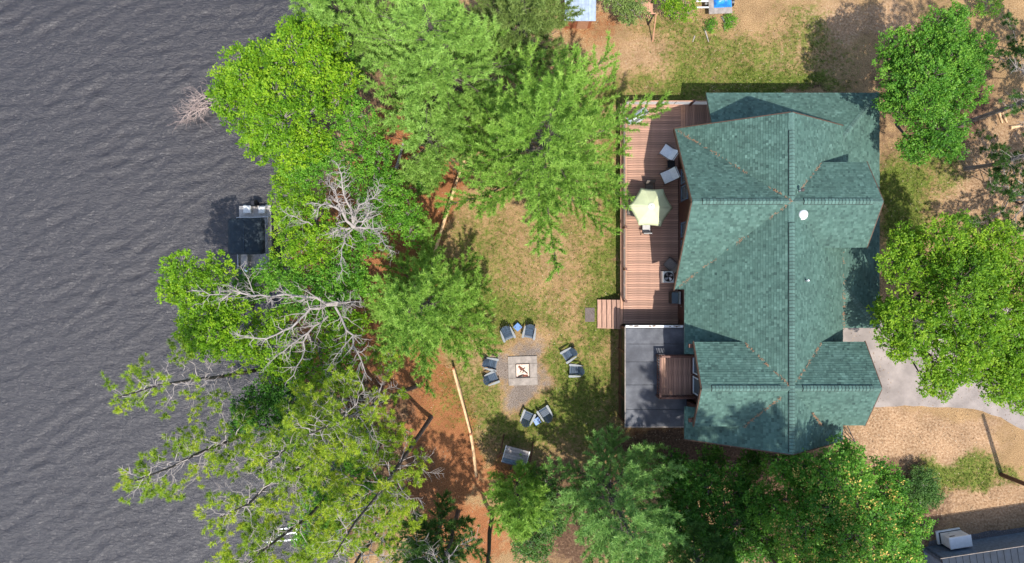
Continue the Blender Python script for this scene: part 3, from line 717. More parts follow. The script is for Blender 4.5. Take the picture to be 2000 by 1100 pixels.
# steps
steps = thing('wooden_steps', 'short reddish wooden stairs leading down from deck to lawn', 'stairs', (6.2, -2.1, 0))
SL0 = Vector((6.2, -2.1, 0))
for k in range(5):
    zt = DZ - .18 * (k + 1) + .02; Xc = 7.0 - .29 * k - .15
    plank((Xc, -2.1, zt), (.31, 1.86, .035), 'wood_red_ns', steps, SL0, 'tread')
    if k: MB().box(Vector((Xc + .13, -2.1, zt + .09)) - SL0, (.02, 1.8, .14)).build('riser', M['stain'], steps)
for Y in (-1.2, -3.0):
    MB().prism([Vector((7.0, Y, .05)) - SL0, Vector((7.0, Y, .86)) - SL0, Vector((5.5, Y, .06)) - SL0, Vector((5.5, Y, -.02)) - SL0], (0, .04, 0)).build('stringer', M['stain'], steps)
tag(MB().box((0, 0, 0), (.62, .92, .03), bev=.01).build('door_mat', M['mat']), 'dark grey mat on the ground before the wooden stairs', 'mat').location = P(1152, 615, .02)

# ------------------------------------------------------------------ flat roofed porch and balcony
PZ = 3.2
porch = thing('screen_porch', 'flat dark roofed porch beside the house below the deck', 'porch', (8.75, -5.8, 0)); PL = Vector((8.75, -5.8, 0))
Q = lambda p: Vector(p) - PL
X0, X1, Y0, Y1 = 6.885, 10.58, -2.79, -8.78
seams = [550 - a for a in (641, 672, 707, 752, 800)]
ysm = [(s) * (CAM_H - PZ) / F for s in seams] + [Y1]
for a, b in zip(ysm[:-1], ysm[1:]):
    MB().box(Q(((X0 + X1) / 2, (a + b) / 2, PZ - .02 + random.uniform(0, .006))), (X1 - X0, abs(a - b) - .012, .04), bev=.012).build('roof_sheet', M['membrane'], porch)
MB().box(Q(((X0 + X1) / 2, (Y0 + Y1) / 2, PZ - .16)), (X1 - X0 + .02, abs(Y1 - Y0) - .02, .22)).build('roof_frame', M['fascia'], porch)
MB().box(Q((X0 - .03, (Y0 + Y1) / 2, PZ - .03)), (.06, abs(Y1 - Y0) + .1, .09)).build('edge_trim', M['concrete'], porch)
MB().box(Q(((X0 + X1) / 2, Y1 - .03, PZ - .03)), (X1 - X0, .06, .09)).build('edge_trim', M['concrete'], porch)
gut = MB().box(Q(((X0 + X1) / 2 - .1, Y0 + .07, PZ - .03)), (X1 - X0 - .2, .15, .10), bev=.02).build('gutter', M['white'], porch, label='white gutter with rusty leaf litter in it')
for k in range(9):
    MB().box(Q((X0 + .2 + random.random() * 3.1, Y0 + .07 + random.uniform(-.03, .03), PZ + .028)), (random.uniform(.1, .35), random.uniform(.03, .08), .012), rz=random.uniform(-.2, .2)).build('leaf_litter', M['needle_litter'], gut)
for (a, b) in (((X0 + .08, Y0 - .1), (X0 + .08, Y1 + .1)), ((X0 + .1, Y1 + .08), (X1, Y1 + .08)), ((X0 + .1, Y0 - .08), (X1, Y0 - .08))):
    A = Vector((*a, 0)); B = Vector((*b, 0)); d = (B - A)
    sz = (.06, abs(d.y), 1.0) if abs(d.y) > abs(d.x) else (abs(d.x), .06, 1.0)
    MB().box(Q((A + B) / 2 + Vector((0, 0, .5))), sz).build('knee_wall', M['log'], porch)
    sz = (.02, abs(d.y), 1.9) if abs(d.y) > abs(d.x) else (abs(d.x), .02, 1.9)
    MB().box(Q((A + B) / 2 + Vector((0, 0, 1.98))), sz).build('screen', M['black'], porch)
    n = 5
    for k in range(n):
        p = A.lerp(B, k / (n - 1)); MB().box(Q(p + Vector((-.02, 0, 1.5))), (.14, .14, 3.0)).build('post', M['stain'], porch)
bal = thing('balcony', 'small red balcony with picket railing on the flat dark roof', 'balcony', (9.6, -5.6, PZ)); BL = Vector((9.6, -5.6, PZ)); B_ = lambda p: Vector(p) - BL
bx0, bx1 = 290 * 41.7 / F, 10.92; by0, by1 = -147 * 41.7 / F, -228 * 41.7 / F
k = 0; x = bx0 + .3
BZ = PZ + .16
while x < bx1:
    plank((x, (by0 + by1) / 2, BZ), (.138, abs(by1 - by0) - .1, .03), 'wood_red_ns', bal, BL); x += .15
MB().box(B_(((bx0 + bx1) / 2 + .1, (by0 + by1) / 2, BZ - .09)), (bx1 - bx0 - .3, abs(by1 - by0) - .14, .12)).build('balcony_frame', M['darkvoid'], bal)
RT = PZ + 1.1
for (a, b) in (((bx0, by0), (bx0, by1)), ((bx0, by0), (bx1 - .1, by0)), ((bx0, by1), (bx1 - .1, by1))):
    A = Vector((*a, 0)); B = Vector((*b, 0)); d = (B - A)
    sz = (.11, abs(d.y) + .1, .04) if abs(d.y) > abs(d.x) else (abs(d.x), .11, .04)
    MB().box(B_((A + B) / 2 + Vector((0, 0, RT))), sz).build('top_rail', M['stain'], bal)
    sz = (.05, abs(d.y) - .1, .06) if abs(d.y) > abs(d.x) else (abs(d.x) - .1, .05, .06)
    MB().box(B_((A + B) / 2 + Vector((0, 0, PZ + .2))), sz).build('bottom_rail', M['stain'], bal)
    n = int(d.length / .15)
    for k in range(1, n):
        p = A.lerp(B, k / n); plank((p.x, p.y, PZ + .65), (.045, .045, .86), 'stain', bal, BL, 'picket')
for p in ((bx0, by0), (bx0, by1), (bx1 - .1, by0), (bx1 - .1, by1)):
    MB().box(B_((p[0], p[1], PZ + .56)), (.12, .12, 1.12)).build('post', M['stain'], bal)

# ------------------------------------------------------------------ deck furniture
def at_deck(px, py, z=DZ): return P(px, py, z)
up = P(1272.5, 403, 2.4); ux, uy = up.x, up.y
umb = thing('patio_umbrella', 'pale lime green patio umbrella open over the deck table', 'umbrella', (0, 0, 0))
UE = 3.02
corn = [P(a, b, UE) for a, b in ((1227.7, 402.3), (1251.5, 367.4), (1295.4, 369.3), (1314.5, 406.2), (1290.6, 442.4), (1247.7, 440.5))]
cen = P(1272.8, 402.6, 3.75); umb.location = (cen.x, cen.y, DZ); UL = Vector((cen.x, cen.y, DZ))
rows = 7
vs = []; fs = []; ts = []
nseg = 6
def canopy_pt(i, s, r):            # panel i, along s in 0..1 between ribs, r radial 0..1
    a = corn[i]; b = corn[(i + 1) % 6]
    ea = a - cen; eb = b - cen
    bow = 1 - 0.045 * (4 * s * (1 - s)) * r
    e = (ea * (1 - s) + eb * s) * r
    z = cen.z + (UE - cen.z) * (r ** 1.25) - 0.05 * 4 * s * (1 - s) * r
    return Vector((cen.x + e.x * bow, cen.y + e.y * bow, z)) - UL
for i in range(6):
    m = MB()
    gridp = [[canopy_pt(i, s / nseg, r / rows) for s in range(nseg + 1)] for r in range(1, rows + 1)]
    c0 = canopy_pt(i, 0, 0.02)
    pts = [c0] + [p for row in gridp for p in row]
    f = [(0, 1 + s, 2 + s) for s in range(nseg)]
    for r in range(rows - 1):
        for s in range(nseg):
            b0 = 1 + r * (nseg + 1) + s; f.append((b0, b0 + nseg + 1, b0 + nseg + 2, b0 + 1))
    m.add(pts, f); o = m.build('canopy_panel', M['umbrella'], umb, smooth=True)
    md = o.modifiers.new('thickness', 'SOLIDIFY'); md.thickness = .008
    MB().bar(canopy_pt(i, 0, .03) - Vector((0, 0, .03)), canopy_pt(i, 0, .99) - Vector((0, 0, .03)), .02).build('rib', M['tablebrown'], umb)
MB().lathe((0, 0, cen.z - UL.z), [(.20, -.045), (.14, 0.01), (.05, .05), (.02, .06)], 12).build('vent_cap', M['umb_cap'], umb)
MB().lathe((0, 0, cen.z - UL.z + .05), [(.03, 0), (.035, .04), (.015, .09)], 8).build('finial', M['black'], umb)
MB().tube([(0, 0, 0.05), (0, 0, cen.z - UL.z)], .022, 8).build('pole', M['tablebrown'], umb)
table = thing('patio_table', 'round dark patio table hidden beneath the green umbrella', 'table', (UL.x, UL.y, DZ))
MB().lathe((0, 0, .70), [(.62, 0), (.64, .02), (.62, .035)], 28).build('tabletop', M['tablebrown'], table)
for k in range(4):
    a = k * PI / 2 + .4; MB().tube([(.45 * math.cos(a), .45 * math.sin(a), .7), (.55 * math.cos(a), .55 * math.sin(a), 0.0)], .022, 6).build('leg', M['tablebrown'], table)
def patio_chair(px, py, rz, label, mat='sling_pale', w=.56, dp=.55, cush=.05, recl=.22, frame='black', group='chairs on the deck'):
    p = at_deck(px, py, DZ + .4)
    t = thing('patio_chair', label, 'chair', (p.x, p.y, DZ), rz, group)
    MB().box((0, 0, .41), (w - .06, dp, cush), bev=.02, rx=.04).build('seat', M[mat], t)
    MB().box((0, -dp / 2 - .05, .70), (w - .06, .05, .62), rx=recl, bev=.02).build('backrest', M[mat], t)
    for s in (-1, 1):
        x = s * w / 2
        MB().tube([(x, dp / 2, 0.01), (x, dp / 2 - .02, .60), (x, -dp / 2 - .05, .62)], .018, 6).build('arm', M[frame], t)
        MB().tube([(x, -dp / 2 - .16, .99), (x, -dp / 2 - .02, .42), (x, -dp / 2 - .14, .01)], .018, 6).build('leg', M[frame], t)
    MB().tube([(-w / 2, -dp / 2 - .16, .99), (w / 2, -dp / 2 - .16, .99)], .016, 6).build('top_rail', M[frame], t)
    MB().tube([(-w / 2, dp / 2, .39), (w / 2, dp / 2, .39)], .016, 6).build('front_rail', M[frame], t)
    return t
patio_chair(1268, 368, PI, 'patio chair half under the north edge of the green umbrella', 'sling')
patio_chair(1236, 414, -PI / 2 - .15, 'patio chair under the west corner of the green umbrella', 'sling')
patio_chair(1262, 445, 0.02, 'pale sling patio chair south of the green umbrella', 'sling_pale')
patio_chair(1303, 297, PI / 2 - .6 + PI*0, 'white cushioned deck chair north of the small black table', 'cushion', .78, .72, .12, .6)
patio_chair(1304, 345, PI / 2 + .42, 'white cushioned deck chair south of the small black table', 'cushion', .78, .72, .12, .6)
patio_chair(1309, 517, PI / 2 - .75, 'grey brown deck chair against the wall beside the cooling unit', 'sling', .68, .66, .10, .35)
p = at_deck(1311, 321, DZ + .45); st = thing('side_table', 'small square black table between the white deck chairs', 'table', (p.x, p.y, DZ))
MB().box((0, 0, .44), (.46, .46, .03), bev=.008).build('tabletop', M['black'], st)
for sx in (-1, 1):
    for sy in (-1, 1): MB().box((sx * .2, sy * .2, .21), (.03, .03, .42)).build('leg', M['black'], st)
# air conditioner
p = at_deck(1306, 541, DZ + .75); ac = thing('air_conditioner', 'square grey air conditioning unit with round fan grille on deck', 'air conditioner', (p.x, p.y, DZ))
MB().box((0, 0, .37), (.72, .72, .74), bev=.05).build('casing', M['ac'], ac)
fan = MB().lathe((0, 0, .742), [(.30, 0), (.30, .012)], 24).build('fan_well', M['black'], ac)
for k in range(4):
    a = k * PI / 2 + .5
    pts = [(math.cos(a + q) * r, math.sin(a + q) * r, .758 + .02 * h) for r, q, h in ((.05, 0, 0), (.26, -.25, 0), (.27, .15, .6), (.22, .5, 1), (.06, .6, .6))]
    MB().prism([Vector(q) for q in pts], (0, 0, .004)).build('fan_blade', M['steel'], fan)
for r in (.10, .17, .24, .30):
    MB().tube([(r * math.cos(2 * PI * k / 20), r * math.sin(2 * PI * k / 20), .79) for k in range(21)], .004, 4, cap=False).build('grille_ring', M['black'], fan)
MB().lathe((0, 0, .77), [(.06, 0), (.05, .03)], 12).build('hub', M['black'], fan)
# dark cabinet by the wall
p = at_deck(1320, 582, DZ + .9); cb = thing('storage_cabinet', 'dark glossy cabinet with a pale metal back strip by the wall', 'cabinet', (p.x, p.y, DZ))
MB().box((-.05, 0, .45), (.42, .72, .88), bev=.02).build('cabinet_body', M['black'], cb)
MB().box((-.05, 0, .905), (.40, .70, .02)).build('glass_top', M['glass'], cb)
MB().box((.24, 0, .50), (.13, .78, 1.0), bev=.02).build('back_strip', M['steel'], cb)
# gas grill at deck corner
p = at_deck(1244, 227, DZ + .9); gr = thing('gas_grill', 'steel gas grill with side shelf at the deck corner under branches', 'grill', (p.x, p.y, DZ), .56)
MB().box((0, 0, .45), (.7, .50, .75), bev=.02).build('grill_cart', M['black'], gr)
MB().box((0, -.02, .86), (.74, .54, .10), bev=.02).build('firebox', M['black'], gr)
m = MB(); ln = .70
prof_ = [(-.26, .91), (-.24, 1.02), (-.14, 1.12), (0, 1.16), (.14, 1.13), (.25, 1.0), (.26, .91)]
m.prism([Vector((-ln / 2, a, b)) for a, b in prof_], (ln, 0, 0)); lid = m.build('lid', M['steel'], gr)
MB().tube([(-.25, -.30, 1.0), (.25, -.30, 1.0)], .015, 8).build('handle', M['steel'], lid)
for s in (-1, 1): MB().box((s * .56, 0, .89), (.36, .46, .04), bev=.01).build('side_shelf', M['steel'], gr)
MB().box((0, -.34, .86), (.7, .1, .06), rx=.4).build('control_panel', M['steel'], gr)
for k in range(4): MB().lathe((-.24 + .16 * k, -.39, .87), [(.02, 0), (.02, .03)], 8).build('knob', M['black'], gr)
for sx in (-1, 1):
    for sy in (-1, 1): MB().tube([(sx * .3 - .02, sy * .2, .04), (sx * .3 + .02, sy * .2, .04)], .04, 10).build('wheel', M['black'], gr)

# ------------------------------------------------------------------ fire pit, chairs
fpc = P(1021, 724, 0)
fp = thing('fire_pit', 'square concrete fire pit pad with charred logs in the middle', 'fire pit', (fpc.x, fpc.y, 0), .03)
ho, hi_ = .95, .46
for k, (cx, cy, sx, sy) in enumerate(((0, (ho + hi_) / 2, 2 * ho, ho - hi_), (0, -(ho + hi_) / 2, 2 * ho, ho - hi_), ((ho + hi_) / 2, 0, ho - hi_, 2 * hi_), (-(ho + hi_) / 2, 0, ho - hi_, 2 * hi_))):
    MB().box((cx, cy, .04), (sx - .008, sy - .008, .12 + .004 * k), bev=.015).build('slab', M['concrete'], fp)
MB().box((0, 0, .01), (2 * hi_ - .04, 2 * hi_ - .04, .05)).build('ash_bed', M['ash'], fp)
for a, b in (((-hi_, hi_), (hi_, hi_)), ((-hi_, -hi_), (hi_, -hi_)), ((-hi_, -hi_), (-hi_, hi_)), ((hi_, -hi_), (hi_, hi_))):
    A = Vector((*a, .04)) * 0.955; B = Vector((*b, .04)) * 0.955; A.z = B.z = .05
    MB().bar(A, B, .03, .24).build('steel_rim', M['rust'], fp)
logs = [((-.25, .28), (.05, .05), .07, 'burnt'), ((-.05, .12), (.30, -.20), .045, 'char'), ((-.10, .05), (-.15, -.1), .025, 'char'), ((.05, 0), (0, -.15), .025, 'char'), ((-.30, -.38), (.05, -.27), .05, 'char'), ((0, -.33), (.33, -.33), .06, 'burnt'), ((.15, .2), (.0, .05), .03, 'char'), ((-.2, .12), (.12, -.02), .03, 'char')]
for a, b, r, mt in logs: MB().tube([(a[0], a[1], .06), (b[0], b[1], .085)], [r, r * .7], 7).build('log', M[mt], fp)
def adirondack(loc, rz, label):
    t = thing('garden_chair', label, 'chair', loc, rz, 'slate blue garden chairs around the fire pit')
    for k in range(5):
        y = .30 - k * .105; MB().box((0, y, .36 - k * .028 + (.0 if k else -.02)), (.54, .095, .024), rx=.26 if k else -.3, bev=.008).build('seat_slat', M['slate'], t)
    MB().box((0, .36, .30), (.56, .024, .10), bev=.006).build('front_apron', M['slate_pale'], t)
    for k in range(5):
        x = (k - 2) * .108; h = .74 - .045 * (k - 2) ** 2
        a = .52
        c = Vector((x * (1.0), -.17, .26)); d = Vector((x * .12, -math.sin(a), math.cos(a)))
        MB().box(c + d * (h / 2), (.098, .022, h), rx=a, rz=0, bev=.007).build('back_slat', M['slate'], t)
    MB().bar((-.27, -.36, .55), (.27, -.36, .55), .03, .07).build('back_brace', M['slate'], t)
    for s in (-1, 1):
        m = MB(); m.prism([Vector((s * q, y, .545)) for q, y in ((.29, .40), (.33, .44), (.41, .44), (.44, .38), (.43, .1), (.37, -.36), (.31, -.36), (.29, .1))], (0, 0, .026)); m.build('arm', M['slate_pale'], t)
        MB().box((s * .33, .36, .27), (.03, .10, .54)).build('front_leg', M['slate'], t)
        MB().bar((s * .285, .38, .34), (s * .285, -.52, .03), .028, .11).build('rear_leg', M['slate'], t)
    return t
def facing(dx, dy): return math.atan2(-dx, dy)             # local +Y looks along world (dx, dy)
chairs = [((991, 652), (0.42, -1), 'slate garden chair left of the blue table north of the fire pit'),
          ((1034, 649), (-0.2, -1), 'slate garden chair right of the blue table north of the fire pit'),
          ((959, 711), (1, -.22), 'slate garden chair west of the fire pit, the upper of that touching pair'),
          ((960, 739), (1, .42), 'slate garden chair west of the fire pit, the lower of that touching pair'),
          ((1111, 693), (-1, -.62), 'slate garden chair east of the fire pit standing closer to the stairs'),
          ((1124, 724), (-1, .04), 'slate garden chair east of the fire pit facing straight at it'),
          ((1030, 816), (.45, 1), 'slate garden chair left of the blue table near the swing'),
          ((1065, 808), (-.62, 1), 'slate garden chair right of the blue table near the swing')]
c0 = None
for (px, py), (dx, dy), lab in chairs:
    p = P(px, py, .4); p.z = 0
    if c0 is None: c0 = adirondack(p, facing(dx, dy), lab)
    else: dup(c0, p, facing(dx, dy), lab)
p = P(1011, 639, .45); p.z = 0
bt = thing('side_table', 'bright blue side table between the northern garden chairs', 'table', p, PI / 4, 'blue plastic side tables'); 
MB().box((0, 0, .43), (.42, .42, .03), bev=.012).build('tabletop', M['blue'], bt)
for sx, sy in ((-1, 1), (1, -1)): MB().lathe((sx * .11, sy * .11, .446), [(.042, 0), (.042, .004)], 12).build('cup_holder', M['black'], bt)
for sx in (-1, 1):
    for sy in (-1, 1): MB().bar((sx * .15, sy * .15, .42), (sx * .18, sy * .18, 0), .05, .03).build('leg', M['blue'], bt)
p = P(1049, 823, .45); p.z = 0
dup(bt, p, PI / 4 - .25, 'bright blue side table between the two chairs near the swing')
# canopy swing
p = P(1007, 886, 1.0); p.z = 0
sw = thing('garden_swing', 'canopied garden swing with weathered grey board top and dark frame', 'swing', p, -.26)
tilt = .30
for k in range(7):
    y = -.48 + k * .16
    MB().box((0, y, 1.85 + y * math.tan(tilt) * .6), (1.5 + (0.02 if k % 2 else 0), .152, .03), rx=tilt * .6, bev=.006).build('canopy_board', M['bluegrey'] if k in (1, 0) else M['greywood'], sw)
MB().bar((-.76, -.55, 1.72), (-.76, .58, 1.98), .04, .06).bar((.76, -.55, 1.72), (.76, .58, 1.98), .04, .06).build('canopy_frame', M['offwhite'], sw)
MB().bar((-.75, -.6, 1.66), (.75, -.6, 1.66), .06, .10).build('valance', M['stain'], sw)
for s in (-1, 1):
    x = s * .98
    MB().tube([(x, -.8, 0), (x, -.05, 1.7), (x, .75, 0)], .045, 7).build('side_frame', M['stain'], sw)
    MB().bar((x, -.45, .8), (x, .42, .8), .05).build('cross_bar', M['darkvoid'], sw)
MB().bar((-1.0, -.05, 1.68), (1.0, -.05, 1.68), .07).build('top_beam', M['stain'], sw)
MB().bar((0, -.6, 1.6), (0, -1.3, 0.05), .09).build('rear_prop', M['darkvoid'], sw)
MB().box((0, 0, .5), (1.3, .5, .05)).build('seat', M['greywood'], sw); MB().box((0, -.3, .8), (1.3, .05, .5), rx=.25).build('backrest', M['greywood'], sw)
for s in (-1, 1): MB().tube([(s * .6, 0, .5), (s * .6, -.05, 1.66)], .012, 5).build('chain', M['black'], sw)

# ------------------------------------------------------------------ rail fences
def rail_fence(pix, label):
    pts = [P(a, b, .85) for a, b in pix]; c = pts[len(pts) // 2]
    f = thing('rail_fence', label, 'fence', (c.x, c.y, 0), 0, 'peeled rail fences at the top of the bank'); o = Vector((c.x, c.y, 0))
    for p in pts:
        gz = float(ground_z(p.x, p.y))
        MB().box(Vector((p.x, p.y, (gz + .95) / 2)) - o, (.13, .13, .95 - gz), rz=.2, bev=.015).build('post', M['shedwall'], f)
    for a, b in zip(pts[:-1], pts[1:]):
        for z in (.85, .45):
            k = 3; q = [a.lerp(b, i / k) for i in range(k + 1)]
            q = [Vector((v.x + random.uniform(-.02, .02), v.y, z + random.uniform(-.02, .02))) - o for v in q]
            MB().tube(q, [.085, .08, .075, .07], 7).build('rail', M['fence'], f)
rail_fence([(917, 278), (889, 362), (858, 462), (840, 520)], 'pale rail fence running from the big pine down towards the young pine')
rail_fence([(885, 720), (919, 848), (931, 934)], 'pale rail fence on the slope west of the fire pit')

# ------------------------------------------------------------------ boat, lift
p = P(497, 464, -.2); boat = thing('pontoon_boat', 'small pontoon boat with navy canopy moored at the wooded shore', 'boat', (p.x, p.y, WATER_Z), .02)
for s in (-1, 1): MB().tube([(s * .75, -2.3, .22), (s * .75, -2.0, .16), (s * .75, 1.9, .16), (s * .75, 2.2, .2)], [.08, .26, .26, .15], 12).build('pontoon', M['steel'], boat, smooth=True)
MB().box((0, 0, .47), (2.1, 4.2, .08), bev=.02).build('boat_deck', M['boatdeck'], boat)
for a, b in (((-1.0, -2.05), (-1.0, 1.3)), ((1.0, -2.05), (1.0, 1.3)), ((-1.0, -2.05), (1.0, -2.05)), ((-1.0, 1.3), (1.0, 1.3))):
    A = Vector((*a, .75)); B = Vector((*b, .75)); MB().bar(A, B, .04, .48).build('side_panel', M['offwhite'], boat)
    MB().tube([A + Vector((0, 0, .27)), B + Vector((0, 0, .27))], .02, 6).build('hand_rail', M['steel'], boat)
for (x, y, sx, sy) in ((-.62, 1.0, .6, .5), (.62, 1.0, .6, .5), (-.65, -1.5, .5, .9), (.65, -1.5, .5, .9)):
    MB().box((x, y, .70), (sx, sy, .36), bev=.05).build('bench_seat', M['boatdeck'], boat)
m = MB(); m.box((0, 2.25, .65), (.34, .42, .5), bev=.08); mot = m.build('outboard_motor', M['black'], boat); MB().box((0, 2.3, .1), (.14, .2, .7)).build('motor_leg', M['black'], mot)
MB().box((-.45, 1.85, .60), (.5, .5, .2), bev=.04).box((.5, 1.8, .60), (.45, .45, .2), bev=.04).build('stern_box', M['offwhite'], boat)
# canopy with bows
nx, ny = 12, 14; V = []; Fq = []
for j in range(ny + 1):
    for i in range(nx + 1):
        x = (i / nx - .5) * 2.35; yv = (j / ny - .5) * 2.3
        e = min(1, (1 - abs(i / nx - .5) * 2) * 5 + .25); e2 = min(1, (1 - abs(j / ny - .5) * 2) * 6 + .3)
        z = 2.1 + .20 * (1 - (2 * abs(i / nx - .5)) ** 2) * 1 + .10 * e * e2 + .012 * math.sin(j * 2.4) - .03 * (abs(i - nx / 2) > nx / 2 - 1)
        if i in (0, nx) and j in (0, ny): x *= .95; yv *= .95
        V.append((x, yv - .02, z))
Fq = grid_faces(ny + 1, nx + 1)
cn = np_mesh('canopy', np.array(V), Fq, M['navy'], boat, smooth=True); md = cn.modifiers.new('thickness', 'SOLIDIFY'); md.thickness = .02
MB().tube([(-.05, -1.14, 2.43), (-.05, 0, 2.45), (-.05, 1.1, 2.43)], .012, 5).build('seam_piping', M['slate'], cn)
for s in (-1, 1):
    for y0 in (-1.0, 1.0): MB().tube([(s * 1.02, 0, .95), (s * 1.1, y0, 2.1)], .018, 6).build('canopy_leg', M['steel'], boat)
p = P(550, 1052, -.3); lift = thing('boat_lift', 'white pipe boat lift frame standing in water beneath the pines', 'boat lift', (p.x, p.y, WATER_Z), .05)
for y0 in (-.1, .35, .7): MB().bar((-1.1 if y0 < 0 else -.3, y0 - .1, .6), (1.0, y0, .6), .09, .07).build('beam', M['white'], lift)
MB().bar((1.02, -.2, .62), (1.02, .8, .62), .09).build('end_beam', M['white'], lift)
for x, y0 in ((-1.0, -.2), (1.0, -.2), (1.0, .75), (-.2, .7)): MB().tube([(x, y0, -1.2), (x, y0, .7)], .03, 6).build('leg', M['white'], lift)

# ------------------------------------------------------------------ things at the picture's edges
# shed top
p = P(1133, 4, 2.2); sh = thing('garden_shed', 'small shed with pale blue metal roof among the top bushes', 'shed', (p.x, p.y, 0))
for k in range(9): MB().box((-.85 + k * .215, 0, 2.2 + .0), (.205, 2.3, .03), rx=0.10).box((-.85 + k * .215 + .10, 0, 2.225), (.03, 2.3, .04), rx=.10).build('roof_panel', M['shedroof'], sh)
MB().box((0, .1, 1.0), (1.7, 1.9, 2.0)).build('wall', M['shedwall'], sh); MB().box((.3, -.87, .9), (.7, .04, 1.7)).build('door', M['wood_orange'], sh)
# play platform
p = P(1255, 18, 1.4); pl = thing('play_platform', 'wooden play platform with picket rail behind the bushes', 'platform', (p.x, p.y, 0))
for k in range(10): MB().box((-.55 + k * .13, 0, 1.2), (.12, 1.0, .03)).build('board', M['wood_orange'], pl)
for k in range(10): MB().box((-.58 + k * .13, -.5, 1.6), (.04, .03, .8)).build('picket', M['stain'], pl)
MB().box((0, -.5, 2.0), (1.4, .06, .05)).build('top_rail', M['wood_orange'], pl)
for x in (-.6, .62):
    for y0 in (-.48, .48): MB().box((x, y0, 1.0), (.09, .09, 2.0)).build('post', M['darkvoid'], pl)
MB().bar((.75, -.5, 1.9), (.9, -1.6, .05), .07).build('slide_rail', M['wood_orange'], pl)
# trailer with tarp
p = P(1408, 2, .8); tr = thing('boat_trailer', 'white flat trailer carrying a blue tarp at the top edge', 'trailer', (p.x, p.y, 0), .05)
MB().box((0, 0, .62), (1.5, 1.5, .08), bev=.02).build('trailer_bed', M['concrete'], tr)
for y0 in (-.6, -.2): MB().bar((-.75, y0 + .3, .6), (-1.5, y0 + .35, .55), .07).build('tow_bar', M['white'], tr)
for s in (-1, 1): MB().tube([(s * .8, .1, .3), (s * .95, .1, .3)], .3, 14).build('wheel', M['black'], tr)
n = 14; V = []
for j in range(n + 1):
    for i in range(n + 1):
        x = (i / n - .5) * 1.15 + .15; y0 = (j / n - .5) * 1.25 + .25
        hh = max(0, 1 - ((i / n - .5) * 2) ** 4) * max(0, 1 - ((j / n - .5) * 2) ** 4)
        V.append((x, y0, .68 + hh * .45 + .06 * math.sin(i * 1.9 + j) * hh))
tag(np_mesh('blue_tarp', np.array(V) @ np.array([[math.cos(.05), math.sin(.05), 0], [-math.sin(.05), math.cos(.05), 0], [0, 0, 1]]) + np.array([p.x, p.y, 0]), grid_faces(n + 1, n + 1), M['tarp'], smooth=True), 'crumpled bright blue tarp lying on the white trailer', 'tarp')
# logs & sticks
def lone_log(pix, r, z, mat, label, name='fallen_branch', cat='branch'):
    pts = [P(a, b, z) for a, b in pix]
    pts = [Vector((q.x, q.y, max(float(ground_z(q.x, q.y)), WATER_Z) + r + (z if z > .2 else 0))) for q in pts]
    m = MB(); m.tube(pts, [r * (1 - .5 * i / max(1, len(pts) - 1)) for i in range(len(pts))], 7); return tag(m.build(name, M[mat]), label, cat)
lone_log([(1376, 58), (1379, 66), (1384, 82)], .06, .05, 'deadwood', 'short bleached stick left of the two small bushes near the trailer')
lone_log([(1410, 33), (1416, 44), (1415, 60)], .07, .05, 'deadwood', 'short bleached stick between the two small bushes near the trailer')
lone_log([(1357, 70), (1353, 82)], .04, .05, 'deadwood', 'tiny bleached stick on the dry lawn below the trailer')
lone_log([(1951, 221), (1957, 241)], .09, .05, 'fence', 'split pale plank by the leaning pine trunk, left of two', 'split_log', 'log')
lone_log([(1957, 220), (1966, 240)], .09, .05, 'fence', 'split pale plank by the leaning pine trunk, right of two', 'split_log', 'log')
lone_log([(1972, 250), (2005, 245)], .12, .05, 'fence', 'long pale peeled log at the right edge on the sand', 'split_log', 'log')
lone_log([(775, 330), (783, 300), (788, 280)], .12, .05, 'deadwood', 'grey fallen log on the brown needles below the pines', 'fallen_log', 'log')
# navy roofed building corner
bpix = [(1840, 1092), (2300, 1022), (2300, 1400), (1900, 1400)]
p = P(1900, 1100, 3.0); nb = thing('neighbour_building', 'corner of a building with dark navy roof and pale edge', 'building', (p.x, p.y, 0)); NL = Vector((p.x, p.y, 0))
zr = 3.0; pts = [P(a, b, zr) - NL for a, b in bpix]
MB().prism(pts, (0, 0, -.12)).build('roof', M['blue_roof'], nb)
d = (pts[1] - pts[0]).normalized(); nrm = Vector((-d.y, d.x, 0))
rfo = MB().bar(pts[0] - d * .1 + Vector((0, 0, 0)) + nrm * .04, pts[1] + nrm * .04, .03, .06).build('roof_edge', M['concrete'], nb)
for k in range(1, 24):
    a = pts[0] + d * (k * .42); MB().bar(a + Vector((0, 0, .02)) - nrm * .05, a - nrm * 7 + Vector((0, 0, .02)), .03, .04).build('roof_seam', M['blue_roof'], nb)
w0 = pts[0] + d * .5 - nrm * .5; w1 = pts[1] - d * .3 - nrm * .5
MB().prism([Vector((w0.x, w0.y, 0)), Vector((w1.x, w1.y, 0)), Vector((w1.x, w1.y, 2.86)), Vector((w0.x, w0.y, 2.86))], -nrm * .2).build('wall', M['bluegrey'], nb)
w2 = w0 - nrm * 8
MB().prism([Vector((w0.x, w0.y, 0)), Vector((w0.x, w0.y, 2.86)), Vector((w2.x, w2.y, 2.86)), Vector((w2.x, w2.y, 0))], d * .2).build('wall', M['bluegrey'], nb)
e0, e1 = P(1886, 1077, .1), P(2060, 1055, .1)
tag(MB().bar(e0, e1, .16, .18).build('edging_timber', M['greywood']), 'straight grey timber edging the dark gravel strip', 'edging')
